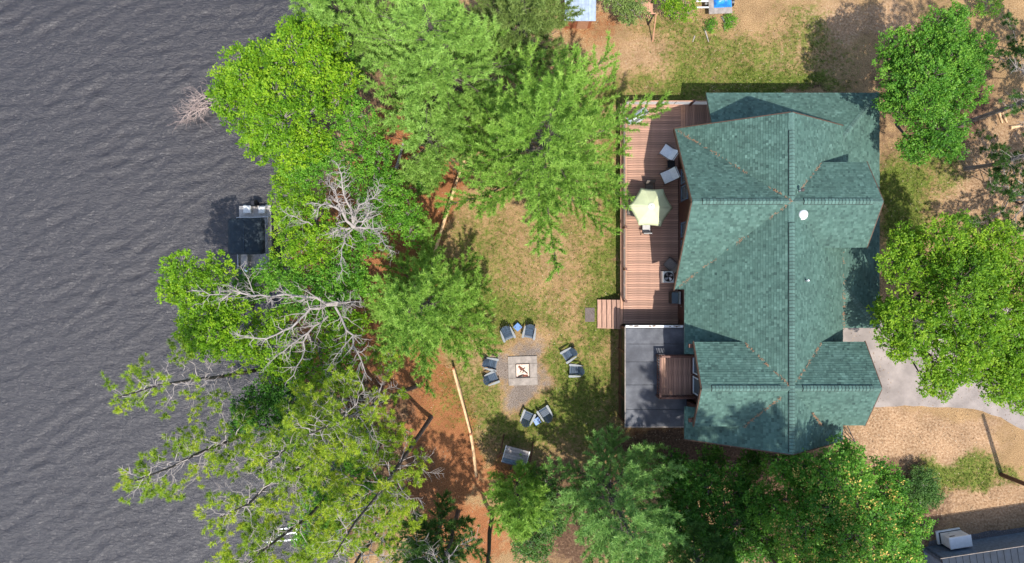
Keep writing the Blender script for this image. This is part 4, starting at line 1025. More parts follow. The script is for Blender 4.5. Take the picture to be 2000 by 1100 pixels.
# white utility cabinet
p = P(1851, 1046, 0); uc = thing('utility_cabinet', 'white metal utility cabinet on pale base in the dark gravel', 'cabinet', p, .16)
MB().box((0, 0, .09), (1.55, .85, .18), bev=.02).build('base_frame', M['offwhite'], uc)
MB().box((.04, 0, .20), (1.40, .72, .05)).build('black_gasket', M['black'], uc)
MB().box((.06, 0, .70), (1.36, .68, .96), bev=.05).build('cabinet_body', M['offwhite'], uc)
MB().box((.08, 0, 1.21), (1.42, .74, .07), bev=.03).build('lid', M['white'], uc)
MB().box((-.25, .345, .95), (.32, .012, .10)).build('louvre', M['black'], uc); MB().box((-.18, .345, .5), (.06, .03, .12)).build('latch', M['steel'], uc)
# utility pole
p = P(1955, 927, 0); po = thing('utility_pole', 'brown wooden utility pole at the right edge by the grass', 'pole', p)
MB().tube([(0, 0, -.2), (0, 0, 9)], [.15, .11], 10).build('pole_shaft', M['stain'], po)
# metal railing by the garage corner
rl = thing('metal_railing', 'thin dark metal stair railing at the garage corner', 'railing', (*P(1660, 850, 0).xy, 0)); RL = Vector((*P(1660, 850, 0).xy, 0))
for a, b, z0, z1 in (((1655, 832), (1671, 866), 1.0, 1.0), ((1648, 852), (1672, 867), 1.0, 1.0), ((1638, 859), (1660, 871), .5, .5), ((1650, 850), (1657, 868), .1, 1.0), ((1671, 866), (1668, 862), 1.0, .05), ((1664, 851), (1662, 849), 1.0, .05)):
    MB().tube([P(*a, z0) - RL, P(*b, z1) - RL], .03, 6).build('bar', M['black'], rl)

# ------------------------------------------------------------------ vegetation
def unit(a): return a / np.maximum(1e-6, np.linalg.norm(a, axis=-1, keepdims=True))
def rand_dirs(n, rng): return unit(rng.normal(size=(n, 3)))
def leaves_mesh(name, pos, d, side, Lg, Wd, mat, parent, tint):
    n = len(pos); Lg = Lg[:, None]; Wd = Wd[:, None]
    V = np.stack([pos, pos + d * Lg * .5 + side * Wd * .5, pos + d * Lg, pos + d * Lg * .5 - side * Wd * .5], 1).reshape(-1, 3)
    Fc = np.arange(4 * n).reshape(n, 4)
    return np_mesh(name, V, Fc, mat, parent, tint)
def blades_mesh(name, pos, d, Lg, Wd, mat, parent, tint, rng):
    n = len(pos); side = unit(np.cross(d, rand_dirs(n, rng)))
    V = np.stack([pos - side * Wd[:, None] * .5, pos + side * Wd[:, None] * .5, pos + d * Lg[:, None]], 1).reshape(-1, 3)
    return np_mesh(name, V, np.arange(3 * n).reshape(n, 3), mat, parent, tint)
def wobble(a, b, rng, n=4, amp=.08):
    a = np.array(a, float); b = np.array(b, float); ln = np.linalg.norm(b - a)
    pts = []
    for i in range(n + 1):
        t = i / n; p = a * (1 - t) + b * t
        if 0 < i < n: p = p + rng.normal(size=3) * amp * ln * .5
        pts.append(p)
    return pts
UPV = np.array([0, 0, 1.0])

def leafy_tree(name, blobs, mat, label, seed, cat='tree', leaf=.13, dens=1.15, base=None, bark='bark', group=None, trunk_r=.16, spray=14, seedpods=False, vflat=.8):
    """blobs: (px, py, radius px, height of its centre)"""
    rng = np.random.default_rng(seed)
    cs = [np.array(P(a, b, z)) for a, b, r, z in blobs]; rs = [r * (CAM_H - z) / F for a, b, r, z in blobs]
    mean = np.mean(cs, 0)
    bx, by = (mean[0], mean[1]) if base is None else tuple(P(*base, 0).xy)
    gz = max(float(ground_z(bx, by)), WATER_Z - .3); org = np.array([bx, by, gz])
    t = thing(name, label, cat, (bx, by, gz), 0, group)
    hmax = max(c[2] for c in cs) - gz
    tm = MB()
    forkz = max(.3, hmax * .35)
    fork = np.array([rng.normal() * .1, rng.normal() * .1, forkz])
    tm.tube([(0, 0, -.3), (0, 0, .05), tuple(fork)], [trunk_r * 1.5, trunk_r * 1.15, trunk_r * .85], 8)
    pos = []; dr = []; tn = []
    clumps = []
    for c, r in zip(cs, rs):
        if r < .75: clumps.append((c, r, True)); continue
        clumps.append((c - np.array([0, 0, r * .12]), r * .66, True))
        a0 = rng.random() * 6.28
        for q in range(6):
            a = a0 + q * 1.047 + rng.normal() * .25; e = rng.uniform(.0, .5) if q < 5 else 1.2
            rr_ = r * rng.uniform(.34, .50)
            clumps.append((c + np.array([math.cos(a) * math.cos(e), math.sin(a) * math.cos(e), math.sin(e) * vflat]) * (r * 1.02 - rr_), rr_, False))
    for c, r, core in clumps:
        lc = c - org
        pts = wobble(fork, lc - np.array([0, 0, r * .2]), rng)
        if core: tm.tube([tuple(q) for q in pts], list(np.linspace(trunk_r * .6, trunk_r * .22, len(pts))), 6)
        else: tm.tube([tuple(pts[-2]), tuple(pts[-1])], [trunk_r * .25, trunk_r * .12], 4, cap=False)
        nsp = int((60 if core else 66) * r * r * dens) + 5; bshift = rng.normal() * .12
        d = rand_dirs(nsp, rng); d[:, 2] = np.abs(d[:, 2]) * 1.0 - .35 * (rng.random(nsp) < .5); d = unit(d)
        lump = .55 + .72 * vnoise(d[:, 0] * 3.1 + 40 + seed, d[:, 1] * 3.1 + 40 + d[:, 2] * 2, seed)   # uneven outline
        rad = r * lump * (1 - .30 * rng.random(nsp) ** 1.6)
        sc = lc + d * rad[:, None] * np.array([1, 1, vflat])
        out = unit(d + UPV * .25 + rng.normal(size=(nsp, 3)) * .35)
        for k in range(0, nsp, 5):
            tm.tube([tuple(lc + (sc[k] - lc) * .25), tuple(sc[k])], [.025, .008], 4, cap=False)
        ln = rng.uniform(.35, .85, nsp) * min(1.0, max(.35, r * .55))
        spt = rng.random(nsp)
        tt = rng.random((nsp, spray)); side = unit(np.cross(out, UPV + rng.normal(size=(nsp, 3)) * .3))
        off = (rng.random((nsp, spray)) - .5) * 2
        wid = (ln[:, None] * .42 * (1 - tt * .55))
        pp = sc[:, None] + out[:, None] * (tt * ln[:, None])[..., None] + side[:, None] * (off * wid)[..., None] + rng.normal(size=(nsp, spray, 3)) * .05
        dd = unit(out[:, None] * .7 + side[:, None] * np.sign(off)[..., None] * .6 + rng.normal(size=(nsp, spray, 3)) * .45 - UPV * .15)
        pos.append(pp.reshape(-1, 3)); dr.append(dd.reshape(-1, 3))
        tn.append(np.clip((.5 + bshift + (spt[:, None] - .5) * .70 + rng.normal(size=(nsp, spray)) * .13), 0, 1).ravel())
    pos = np.concatenate(pos); dr = np.concatenate(dr); tn = np.concatenate(tn); n = len(pos)
    nrm = unit(UPV * 1.0 + rng.normal(size=(n, 3)) * .55)
    side = unit(np.cross(dr, nrm))
    Lg = leaf * .88 * rng.uniform(.75, 1.35, n); Wd = Lg * rng.uniform(.5, .75, n)
    tm.build('trunk', M[bark], t)
    leaves_mesh('crown', pos, dr, side, Lg, Wd, M[mat], t, tn)
    if seedpods:
        k = rng.choice(n, 2600, replace=False); k = k[pos[k][:, 2] > np.percentile(pos[:, 2], 45)][:620]
        c = pos[k] + UPV * .20; q = 7
        pp = np.repeat(c, q, 0) + rng.normal(size=(len(c) * q, 3)) * .075; dd = unit(rng.normal(size=(len(c) * q, 3)) + UPV * .6)
        o = leaves_mesh('seed_clusters', pp, dd, unit(np.cross(dd, rand_dirs(len(pp), rng))), rng.uniform(.08, .15, len(pp)), rng.uniform(.04, .08, len(pp)), M['seed'], t, rng.random(len(pp)))
        o['kind'] = 'stuff'
    return t

def plume_pine(name, X, Y, H, R, mat, label, seed, zb=.18, whorl=.98, per=6, dens=1.0, group=None, dead=0, sq=(1, 1), cat='tree', tr=None, blade=.235):
    """soft white pine: whorls of flat plumes"""
    rng = np.random.default_rng(seed)
    gz = max(float(ground_z(X, Y)), WATER_Z - .2); t = thing(name, label, cat, (X, Y, gz), 0, group)
    tm = MB(); tr = tr or .018 * H
    tm.tube([(0, 0, -.3), (0, 0, H * .4), (0, 0, H * .97)], [tr, tr * .7, .03], 8)
    P0 = []; D0 = []; T0 = []; S0 = []
    z = H * zb
    while z < H * .985:
        f = (z - H * zb) / (H * (1 - zb))
        Lm = R * (1 - f) ** .55 * (.88 + .12 * math.sin(f * 9)) * min(1, .78 + f * 1.6)
        npr = max(3, per - int(2 * f)); a0 = rng.random() * 6.28
        for k in range(npr):
            a = a0 + 6.283 * k / npr + rng.normal() * .22
            Lb = Lm * rng.uniform(.60, 1.22)
            h = np.array([math.cos(a) * sq[0], math.sin(a) * sq[1], 0]); sd = np.array([-math.sin(a), math.cos(a), 0])
            rise = rng.uniform(.02, .22) + .55 * f; curl = rng.uniform(.10, .30)
            bend = rng.normal() * .16
            ss = np.linspace(0, 1, 7)
            bp = np.array([np.array([0, 0, z]) + h * Lb * s + sd * bend * Lb * s * s + UPV * (rise * Lb * s - .18 * Lb * s * (1 - s) + curl * Lb * s ** 3) for s in ss])
            br = .010 * Lb + .008
            br *= (1 - .55 * f); tm.tube([tuple(q) for q in bp[::2]], [br * 1.2, br * .8, br * .5, br * .2], 5, cap=False)
            isdead = rng.random() < dead
            bt = rng.random()
            ns = int(3 + Lb * 1.9 * dens)
            plumes = [(bp[3], bp[4] - bp[3], Lb / 6 * 1.1), (bp[4], bp[5] - bp[4], Lb / 6 * 1.1), (bp[5], bp[6] - bp[5], Lb / 6 + .25)]
            for j in range(ns):
                s = .20 + .76 * (j + rng.random() * .6) / ns
                i = min(5, int(s * 6)); fr = s * 6 - i; p = bp[i] * (1 - fr) + bp[i + 1] * fr
                ax = unit(bp[i + 1] - bp[i]); sgn = 1 if j % 2 else -1
                lb = min(1.7, (.35 + .42 * Lb * (1 - s * .8)) * rng.uniform(.5, 1.15))
                plumes.append((p, ax * .9 + sd * sgn * rng.uniform(.45, .85) + UPV * (.10 + .35 * rng.random()), lb))
            for p, dd, lb in plumes:
                dd = unit(dd)
                if isdead:
                    if rng.random() < .6: tm.tube([tuple(p), tuple(p + dd * lb)], [.012, .004], 4, cap=False)
                    continue
                nt = max(4, int(lb / .062)); q = (np.arange(nt) + .6) / nt
                P0.append(p + dd * (lb * q)[:, None] + rng.normal(size=(nt, 3)) * .03 + UPV * (.22 * lb * q ** 2)[:, None])
                D0.append(unit(dd + UPV * (.1 + .45 * q)[:, None])); T0.append(np.full(nt, bt) * .30 + rng.random() * .28 + q * .36)
        z += whorl * rng.uniform(.75, 1.25)
    # leader
    nt = 60; qq = np.linspace(0, 1, nt); ra = rng.random(nt) * 6.28; rv = np.stack([np.cos(ra), np.sin(ra), np.zeros(nt)], 1)
    P0.append(np.array([0, 0, H])[None] * (.66 + .34 * qq)[:, None] + rv * (.42 * (1 - qq) + .06)[:, None]); D0.append(unit(rv * .7 + UPV * .6)); T0.append(np.full(nt, .7))
    Pq = np.concatenate(P0); Dq = np.concatenate(D0); Tq = np.concatenate(T0); K = 10
    n = len(Pq) * K
    pos = np.repeat(Pq, K, 0) + rng.normal(size=(n, 3)) * .012
    dr = unit(np.repeat(Dq, K, 0) * .85 + rand_dirs(n, rng) * .85)
    tn = np.clip(np.repeat(Tq, K) + rng.normal(size=n) * .14, 0, 1)
    tm.build('trunk', M['bark_dark'], t)
    blades_mesh('crown', pos, dr, rng.uniform(.7, 1.25, n) * blade, rng.uniform(.030, .055, n), M[mat], t, tn, rng)
    return t

def tuft_pine(name, base, top, H, Rc, mat, label, seed, frac=.5, nbr=34, group=None, tuft=.19, K=29, sparse=.95, bark='bark_dark', bx=0, bare=.3, tr=.17, sub=6.5):
    """red pine: leaning trunk, bare grey boughs, needle pompoms at twig ends"""
    rng = np.random.default_rng(seed)
    b = P(*base, 0); gz = max(float(ground_z(b.x, b.y)), WATER_Z - .2); b = np.array([b.x, b.y, gz]); tp = np.array(P(*top, gz + H)) - b
    t = thing(name, label, 'tree', tuple(b), 0, group)
    tm = MB(); bm_ = MB()
    n = 6; tr_pts = [tp * (i / n) + (rng.normal(size=3) * .10 * (0 < i < n)) for i in range(n + 1)]
    tm.tube([tuple(q) for q in [tr_pts[0] - UPV * .3] + tr_pts], list(np.linspace(tr, .03, n + 2)), 8)
    tips = []; td = []; tt = []
    for k in range(nbr):
        f = 1 - frac * (k / nbr) ** .9 if nbr else 1
        f = min(.99, f)
        i = min(n - 1, int(f * n)); fr = f * n - i; p = tr_pts[i] * (1 - fr) + tr_pts[i + 1] * fr
        a = k * 2.399 + rng.normal() * .3; up = rng.uniform(.0, .55) * (f) + .02
        Lb = Rc * (1.15 - .75 * ((f - (1 - frac)) / frac) ** 1.5) * rng.uniform(.55, 1.15)
        h = unit(np.array([math.cos(a), math.sin(a), up])); sd = np.array([-math.sin(a), math.cos(a), 0])
        pts = [p]
        for s in range(1, 6): pts.append(p + h * Lb * s / 5 + sd * rng.normal() * .05 * Lb + UPV * (.12 * Lb * (s / 5) ** 2 + rng.normal() * .03 * Lb))
        bm_.tube([tuple(q) for q in pts], list(np.linspace(.010 + .008 * Lb, .005, 6)), 5, cap=False)
        isbare = rng.random() < bare * (1.6 - f)
        ns = max(3, int(Lb * sub * sparse))
        bt = rng.random()
        for j in range(ns):
            s = .35 + .65 * rng.random(); i2 = min(4, int(s * 5)); q = pts[i2] + (pts[i2 + 1] - pts[i2]) * (s * 5 - i2)
            sg = rng.choice([-1, 1]); d2 = unit(h * .6 + sd * sg * rng.uniform(.3, 1) + UPV * rng.uniform(.1, .7)); l2 = rng.uniform(.25, .75) * min(1.2, .5 + Lb * .25)
            e = q + d2 * l2; md_ = q + d2 * l2 * .5 + rng.normal(size=3) * .04
            bm_.tube([tuple(q), tuple(md_), tuple(e)], [.010, .007, .004], 4, cap=False)
            if isbare: continue
            tips.append(e); td.append(d2); tt.append(bt)
            for _ in range(2):
                d3 = unit(d2 + rng.normal(size=3) * .7 + UPV * .2); e3 = md_ + d3 * rng.uniform(.2, .42)
                if rng.random() < .75:
                    bm_.tube([tuple(md_), tuple(e3)], [.007, .004], 3, cap=False)
                    tips.append(e3); td.append(d3); tt.append(bt)
        if not isbare: tips.append(pts[-1]); td.append(h); tt.append(bt)
    tips = np.array(tips); td = np.array(td); tt = np.array(tt)
    m = len(tips) * K
    dr = unit(np.repeat(td, K, 0) * .55 + UPV * .15 + rand_dirs(m, rng))
    pos = np.repeat(tips, K, 0) - np.repeat(td, K, 0) * (rng.random(m) * .10)[:, None]
    size = np.repeat(rng.uniform(.75, 1.2, len(tips)), K)
    tn = np.clip(np.repeat(tt * .5 + rng.random(len(tips)) * .25 + .1, K) + rng.normal(size=m) * .13, 0, 1)
    tm.build('trunk', M[bark], t); bm_.build('branches', M['twig'], t)
    blades_mesh('crown', pos, dr, tuft * size * rng.uniform(.8, 1.15, m), rng.uniform(.026, .042, m), M[mat], t, tn, rng)
    return t

def snag(name, base, lines, label, seed, mat='deadwood', trunk=None, twigs=3, tw=(.4, 1.1), cat='dead tree', r0=1.0):
    """dead tree: boughs as (list of (px,py,z), start radius); side twigs grown at random"""
    rng = np.random.default_rng(seed)
    b = P(*base, 0); gz = max(float(ground_z(b.x, b.y)), WATER_Z); o = Vector((b.x, b.y, gz)); t = thing(name, label, cat, o)
    m0 = MB()
    if trunk: m0.tube([Vector((0, 0, -.3))] + [P(*q) - o for q in trunk], list(np.linspace(.26, .14, len(trunk) + 1)), 8); m0.build('trunk', M[mat], t)
    for ln, r in lines:
        m = MB(); pts = [np.array(P(*q) - o) for q in ln]
        fine = []
        for a, c in zip(pts[:-1], pts[1:]):
            for s in np.linspace(0, 1, 4)[:-1]: fine.append(a * (1 - s) + c * s + rng.normal(size=3) * .05 * np.linalg.norm(c - a) * (s > 0))
        fine.append(pts[-1])
        m.tube([tuple(q) for q in fine], list(np.linspace(r * r0 * .54, max(.010, r * .15), len(fine))), 7)
        def grow(p, d, l, r, lvl):
            q = [p]; dd = d
            for s in range(3):
                dd = unit(dd + rng.normal(size=3) * .28 + UPV * .03); q.append(q[-1] + dd * l / 3)
            m.tube([tuple(x) for x in q], [r, r * .8, r * .55, r * .25], 4, cap=False)
            if lvl:
                for x in q[1:]:
                    if rng.random() < .75: grow(x, unit(dd + rng.normal(size=3) * .8), l * rng.uniform(.35, .65), r * .55, lvl - 1)
        for i in range(1, len(fine)):
            d = unit(fine[i] - fine[i - 1])
            for _ in range(twigs):
                if rng.random() < .6:
                    f = i / len(fine); s = unit(np.cross(d, rand_dirs(1, rng)[0]) * .9 + d * .6)
                    grow(fine[i], s, rng.uniform(*tw) * (1.1 - .5 * f), max(.011, r * .28 * (1 - .5 * f)), 2)
        m.build('branch', M[mat], t)
    return t

SH = 'trees along the lake shore'
# --- broadleaf trees at the shore
leafy_tree('maple_tree', [(500, 150, 70, 9), (590, 110, 72, 10), (470, 205, 58, 8.5), (560, 225, 80, 10.5), (640, 165, 60, 9), (520, 275, 48, 8), (640, 90, 42, 8), (600, 285, 52, 8.5), (450, 165, 38, 8), (575, 60, 30, 8)], 'leaf_lime', 'bright lime broadleaf tree overhanging the lake at the upper left', 101, group=SH, leaf=.135, dens=1.3, trunk_r=.2)
leafy_tree('birch_tree', [(690, 225, 50, 8), (650, 300, 52, 8), (735, 300, 48, 7), (700, 350, 45, 7.5), (755, 370, 35, 6), (600, 330, 45, 7.5), (660, 130, 40, 7)], 'leaf_green', 'fine leaved green birch between the lime tree and the grey snag', 102, group=SH, leaf=.12, dens=1.0)
leafy_tree('alder_tree', [(562, 385, 34, 6.5), (580, 330, 42, 7), (575, 430, 34, 6.5), (610, 400, 46, 7), (590, 480, 46, 7), (640, 470, 50, 7), (560, 345, 28, 6), (550, 500, 24, 5.5), (556, 448, 24, 5.5), (550, 415, 20, 5.5)], 'leaf_lime', 'yellow green shore tree overhanging the moored boat', 103, group=SH, leaf=.12, dens=1.0)
leafy_tree('birch_tree', [(720, 430, 48, 6), (780, 410, 42, 5), (800, 440, 40, 4.5), (700, 480, 40, 6), (760, 350, 30, 5)], 'leaf_green', 'green birch just east of the upright grey snag', 104, group=SH, leaf=.12)
leafy_tree('alder_tree', [(600, 560, 55, 6.5), (660, 540, 50, 6.5), (535, 535, 34, 5.5), (490, 560, 34, 5), (700, 560, 35, 6), (640, 610, 45, 6)], 'leaf_green', 'green shore tree between the two bleached snags', 105, group=SH, leaf=.13)
leafy_tree('maple_tree', [(360, 535, 44, 8), (420, 535, 42, 8), (345, 570, 30, 7.5), (400, 610, 48, 8.5), (420, 660, 50, 8.5), (380, 650, 36, 8), (450, 610, 40, 8), (470, 670, 32, 7.5)], 'leaf_lime', 'leafy tree leaning farthest over the lake left of the snag', 106, base=(520, 585), group=SH, leaf=.14)
leafy_tree('alder_tree', [(560, 690, 52, 6.5), (610, 730, 48, 6.5), (655, 665, 48, 6.5), (540, 720, 36, 6), (660, 730, 48, 6.5), (690, 640, 36, 6), (512, 640, 34, 5.5), (555, 625, 36, 6), (500, 690, 26, 5)], 'leaf_lime', 'light green tree below the sprawling bleached snag', 107, group=SH, leaf=.13, dens=.8)
leafy_tree('alder_tree', [(500, 790, 46, 6), (560, 780, 46, 6), (480, 825, 34, 5.5), (560, 840, 42, 6), (620, 800, 42, 6)], 'leaf_deep', 'dark green broadleaf tree between the lakeside pines', 108, group=SH, leaf=.14)
leafy_tree('alder_tree', [(600, 900, 50, 4), (690, 870, 50, 4), (650, 970, 60, 4), (720, 960, 50, 4), (620, 1030, 50, 4)], 'leaf_green', 'green understorey tree beneath the lower lakeside pines', 109, group=SH, leaf=.13)
leafy_tree('round_shrub', [(830, 353, 26, 1.2), (815, 365, 18, 1.0), (843, 345, 18, 1.0)], 'leaf_deep', 'round dark green shrub on orange needles by the fence', 110, cat='shrub', leaf=.10, dens=2.2, trunk_r=.05)
# --- right side broadleaf trees
leafy_tree('elm_tree', [(1755, 105, 50, 7), (1830, 75, 52, 7.5), (1890, 100, 48, 7), (1800, 170, 62, 8), (1875, 175, 50, 7.5), (1755, 200, 44, 7), (1825, 250, 56, 7), (1790, 285, 36, 6.5), (1850, 285, 32, 6.5), (1860, 40, 30, 7), (1840, 130, 55, 7.8), (1760, 150, 44, 7.4)], 'leaf_mid', 'broad green tree beside the northeast corner of the house', 120, leaf=.13, dens=1.6, trunk_r=.2, bark='bark_dark')
leafy_tree('oak_tree', [(1760, 520, 48, 8), (1850, 480, 62, 8.5), (1945, 485, 52, 8.5), (1780, 620, 62, 8.5), (1880, 585, 80, 9.5), (1980, 600, 72, 9), (1850, 695, 62, 8.5), (1950, 720, 66, 8), (1750, 660, 42, 7.5), (1725, 610, 30, 7), (1830, 745, 36, 7.5), (1990, 760, 40, 7.5), (1770, 470, 34, 7.5), (1920, 540, 64, 8.8), (1990, 680, 66, 8.6), (1905, 655, 60, 9), (1830, 540, 50, 8.6)], 'leaf_yellow', 'large yellow green tree over the driveway east of the house', 121, leaf=.135, dens=1.5, trunk_r=.24, bark='bark_dark')
leafy_tree('seeding_tree', [(1560, 915, 52, 8), (1635, 950, 72, 10), (1715, 945, 50, 8), (1570, 1030, 70, 9), (1670, 1040, 80, 9.5), (1765, 1030, 50, 8), (1500, 985, 48, 7), (1640, 895, 40, 8), (1600, 1100, 80, 8), (1750, 1085, 50, 7.5), (1520, 905, 26, 7), (1600, 980, 60, 8.5), (1730, 1000, 50, 8)], 'leaf_mid', 'tree with orange seed clusters at the south end of the house', 122, leaf=.13, dens=1.7, trunk_r=.22, bark='bark_dark', seedpods=True)
leafy_tree('ash_tree', [(1370, 950, 48, 5.5), (1420, 1030, 66, 6), (1345, 1030, 48, 6), (1440, 945, 44, 5.5), (1310, 915, 36, 3.5), (1400, 1090, 60, 6), (1480, 1050, 50, 6), (1460, 1000, 46, 6), (1330, 970, 40, 4.5), (1390, 900, 30, 4), (1470, 905, 30, 4.5)], 'leaf_deep', 'dark green tree between the soft pine and the seeding tree', 123, leaf=.13, dens=1.5, bark='bark_dark')
leafy_tree('ornamental_bush', [(1232, 22, 32, 2.2), (1205, 5, 30, 2.2)], 'pine_olive', 'olive bush between the shed and the play platform', 124, cat='bush', leaf=.10, dens=1.6, trunk_r=.06)
leafy_tree('ornamental_bush', [(1335, 12, 34, 2), (1310, 2, 30, 2)], 'leaf_yellow', 'yellow green bush left of the white trailer', 125, cat='bush', leaf=.10, dens=1.2, trunk_r=.06)
leafy_tree('small_bush', [(1382, 50, 6, .22), (1391, 46, 7, .28), (1388, 56, 5, .2)], 'leaf_green', 'tiny green bush on bare sand below the trailer, left one', 126, cat='bush', leaf=.08, dens=6, trunk_r=.02)
leafy_tree('small_bush', [(1424, 36, 7, .25), (1430, 44, 8, .3), (1420, 48, 5, .2)], 'leaf_green', 'tiny green bush on bare sand below the trailer, right one', 127, cat='bush', leaf=.08, dens=6, trunk_r=.02)
leafy_tree('small_bush', [(1930, 8, 22, .8)], 'leaf_green', 'low green bush at the top right edge above the broad tree', 128, cat='bush', leaf=.10, dens=3, trunk_r=.03)
leafy_tree('juniper_bush', [(1800, 940, 30, .8), (1815, 965, 24, .7), (1790, 975, 26, .7)], 'pine_dark', 'low blue green juniper beside the seeding tree', 129, cat='bush', leaf=.09, dens=3, trunk_r=.04)
leafy_tree('dark_shrub', [(1062, 950, 40, 1.6), (1070, 1010, 45, 1.8), (1040, 1060, 42, 1.6)], 'pine_dark', 'dark shrub in the shade between the bottom pines', 130, cat='shrub', leaf=.12, dens=1.6, trunk_r=.05)
# --- soft pines
plume_pine('white_pine', 1.7, 7.3, 15.5, 6.6, 'pine_bright', 'large feathery pine beside the deck rail, tallest of the lawn', 201, zb=.14, per=6, sq=(1.0, 1.05))
plume_pine('white_pine', -3.7, 11.6, 17, 5.6, 'pine_light', 'pale green feathery pine at the top centre by the lake', 202, dead=.10, per=6)
plume_pine('white_pine', -9.4, 14.6, 13, 4.2, 'pine_light', 'pale feathery pine at the top edge above the lime tree', 203, per=6)
plume_pine('white_pine', .6, 14.6, 12, 4.2, 'pine_olive', 'olive tinted feathery pine at the top edge left of the shed', 204, dead=.05, per=6)
plume_pine('white_pine', -4.6, 7.9, 10.5, 3.4, 'pine_light', 'smaller pale pine with bare branches over the orange needles', 205, dead=.35, per=6)
plume_pine('white_pine', -5.1, -1.5, 11.5, 5.1, 'pine_bright', 'lush bright pine west of the fire pit below the fence', 206, per=6, zb=.12)
plume_pine('white_pine', .4, -12.9, 8.5, 2.6, 'pine_bright', 'narrow bright young pine behind the garden swing', 207, per=6, zb=.1)
plume_pine('white_pine', 6.1, -13.0, 12, 5.2, 'pine_blue', 'soft grey green pine at the bottom centre', 208, per=6, zb=.1)
plume_pine('white_pine', -4.6, -15.6, 9, 3.4, 'pine_dark', 'dark pine at the bottom edge right of the lakeside pines', 209, per=6)
plume_pine('white_pine', 10.2, -15.4, 15, 2.9, 'pine_dark', 'tall dark pine at the bottom edge beside the dark tree', 210, per=6)
plume_pine('white_pine', 12.2, -16.2, 28, 3.4, 'pine_dark', 'very tall slim pine south of the house behind the dark green tree', 212, per=5, zb=.55, dens=.6)
plume_pine('white_pine', 15.7, -16.4, 30, 4.2, 'pine_dark', 'very tall pine south of the house behind the seeding tree', 211, per=6, zb=.5, dens=.6)
# --- red pines leaning out over the lake
tuft_pine('red_pine', (556, 712), (232, 776), 17.0, 2.1, 'red_pine', 'thin leaning pine reaching farthest over the lake', 301, frac=.60, nbr=36, group=SH, bare=.40, sub=5)
tuft_pine('red_pine', (540, 825), (262, 940), 17.0, 2.4, 'red_pine', 'leaning pine over the lake below the thinnest one', 302, frac=.60, nbr=40, group=SH, bare=.40, sub=5)
tuft_pine('red_pine', (672, 852), (430, 1010), 17.0, 2.4, 'red_pine', 'dense leaning pine at the lower left over the water', 303, frac=.52, nbr=40, group=SH, bare=.3, sub=5.5)
tuft_pine('red_pine', (842, 815), (650, 1090), 16.0, 2.4, 'red_pine', 'leaning pine rooted at the edge of the orange needle slope', 304, frac=.62, nbr=44, group=SH, bare=.3)
tuft_pine('red_pine', (812, 755), (600, 850), 14.5, 2.5, 'red_pine', 'pine between the lush bright pine and the needle slope', 305, frac=.60, nbr=46, group=SH, bare=.3)
tuft_pine('red_pine', (745, 760), (520, 905), 15.0, 2.3, 'red_pine', 'yellow green pine in the middle of the lakeside group', 306, frac=.50, nbr=44, group=SH, bare=.15)
tuft_pine('red_pine', (690, 930), (455, 1130), 15.0, 2.4, 'red_pine', 'yellow green pine above the white boat lift', 307, frac=.50, nbr=40, group=SH, bare=.25)
tuft_pine('red_pine', (790, 960), (640, 1180), 13.0, 2.6, 'red_pine', 'pine at the bottom edge right of the boat lift', 308, frac=.55, nbr=36, group=SH, bare=.3)
tuft_pine('red_pine', (895, 1000), (850, 1190), 12.0, 2.4, 'pine_dark', 'dark stemmed pine at the bottom edge on the needle slope', 309, frac=.45, nbr=26, bare=.4)
tuft_pine('red_pine', (962, 1005), (930, 1290), 14.0, 1.6, 'pine_bright', 'pine with straight dark trunk leaving the bottom edge', 310, frac=.30, nbr=12, bare=.5)
# --- right edge pines
tuft_pine('red_pine', (1868, 247), (2330, 60), 17.0, 3.0, 'pine_dark', 'tall pine leaning out at the right edge, upper of two', 311, frac=.55, nbr=34, bare=.4, tr=.19, bark='bark')
tuft_pine('red_pine', (1885, 330), (2380, 240), 16.0, 3.0, 'pine_dark', 'tall pine leaning out at the right edge, lower of two', 312, frac=.55, nbr=34, bare=.4, tr=.16, bark='bark')
tuft_pine('jack_pine', (1985, 395), (2040, 370), 4.5, 4.6, 'pine_dark', 'sparse low pine with dark tufts over the sand', 313, frac=.75, nbr=30, bare=.05, sparse=.9, tuft=.19, tr=.08, sub=9)
tuft_pine('jack_pine', (2040, 160), (2120, 120), 7.0, 4.6, 'pine_dark', 'sparse dark pine at the right edge above the leaning trunk', 314, frac=.7, nbr=34, bare=.15, sparse=.9, tuft=.19, tr=.10, sub=8)
# --- dead trees
snag('dead_tree', (735, 462), [
    ([(690, 442, 9), (655, 405, 9.6), (635, 398, 10), (613, 412, 10.3)], .15), ([(690, 436, 9), (678, 395, 9.6), (668, 358, 10.2), (662, 330, 10.8)], .12),
    ([(692, 432, 9), (702, 400, 9.6), (728, 388, 10.2), (740, 362, 10.8)], .10), ([(694, 445, 9), (722, 445, 9.4), (745, 462, 9.8), (762, 488, 10.2)], .10),
    ([(688, 448, 9), (672, 462, 9.3), (667, 500, 9.8), (663, 538, 10.2)], .09), ([(692, 440, 9.2), (716, 425, 10), (722, 405, 10.6)], .10), ([(684, 446, 9), (664, 448, 9.4), (648, 456, 9.6)], .12),
    ([(665, 400, 9.7), (655, 372, 10.3), (640, 362, 10.6)], .07), ([(610, 440, 8), (580, 425, 8.4), (556, 415, 8.8)], .06)],
    'upright bleached dead tree rising between the shore trees', 401, trunk=[(720, 455, 4), (690, 442, 9)], tw=(.35, .9), twigs=5)
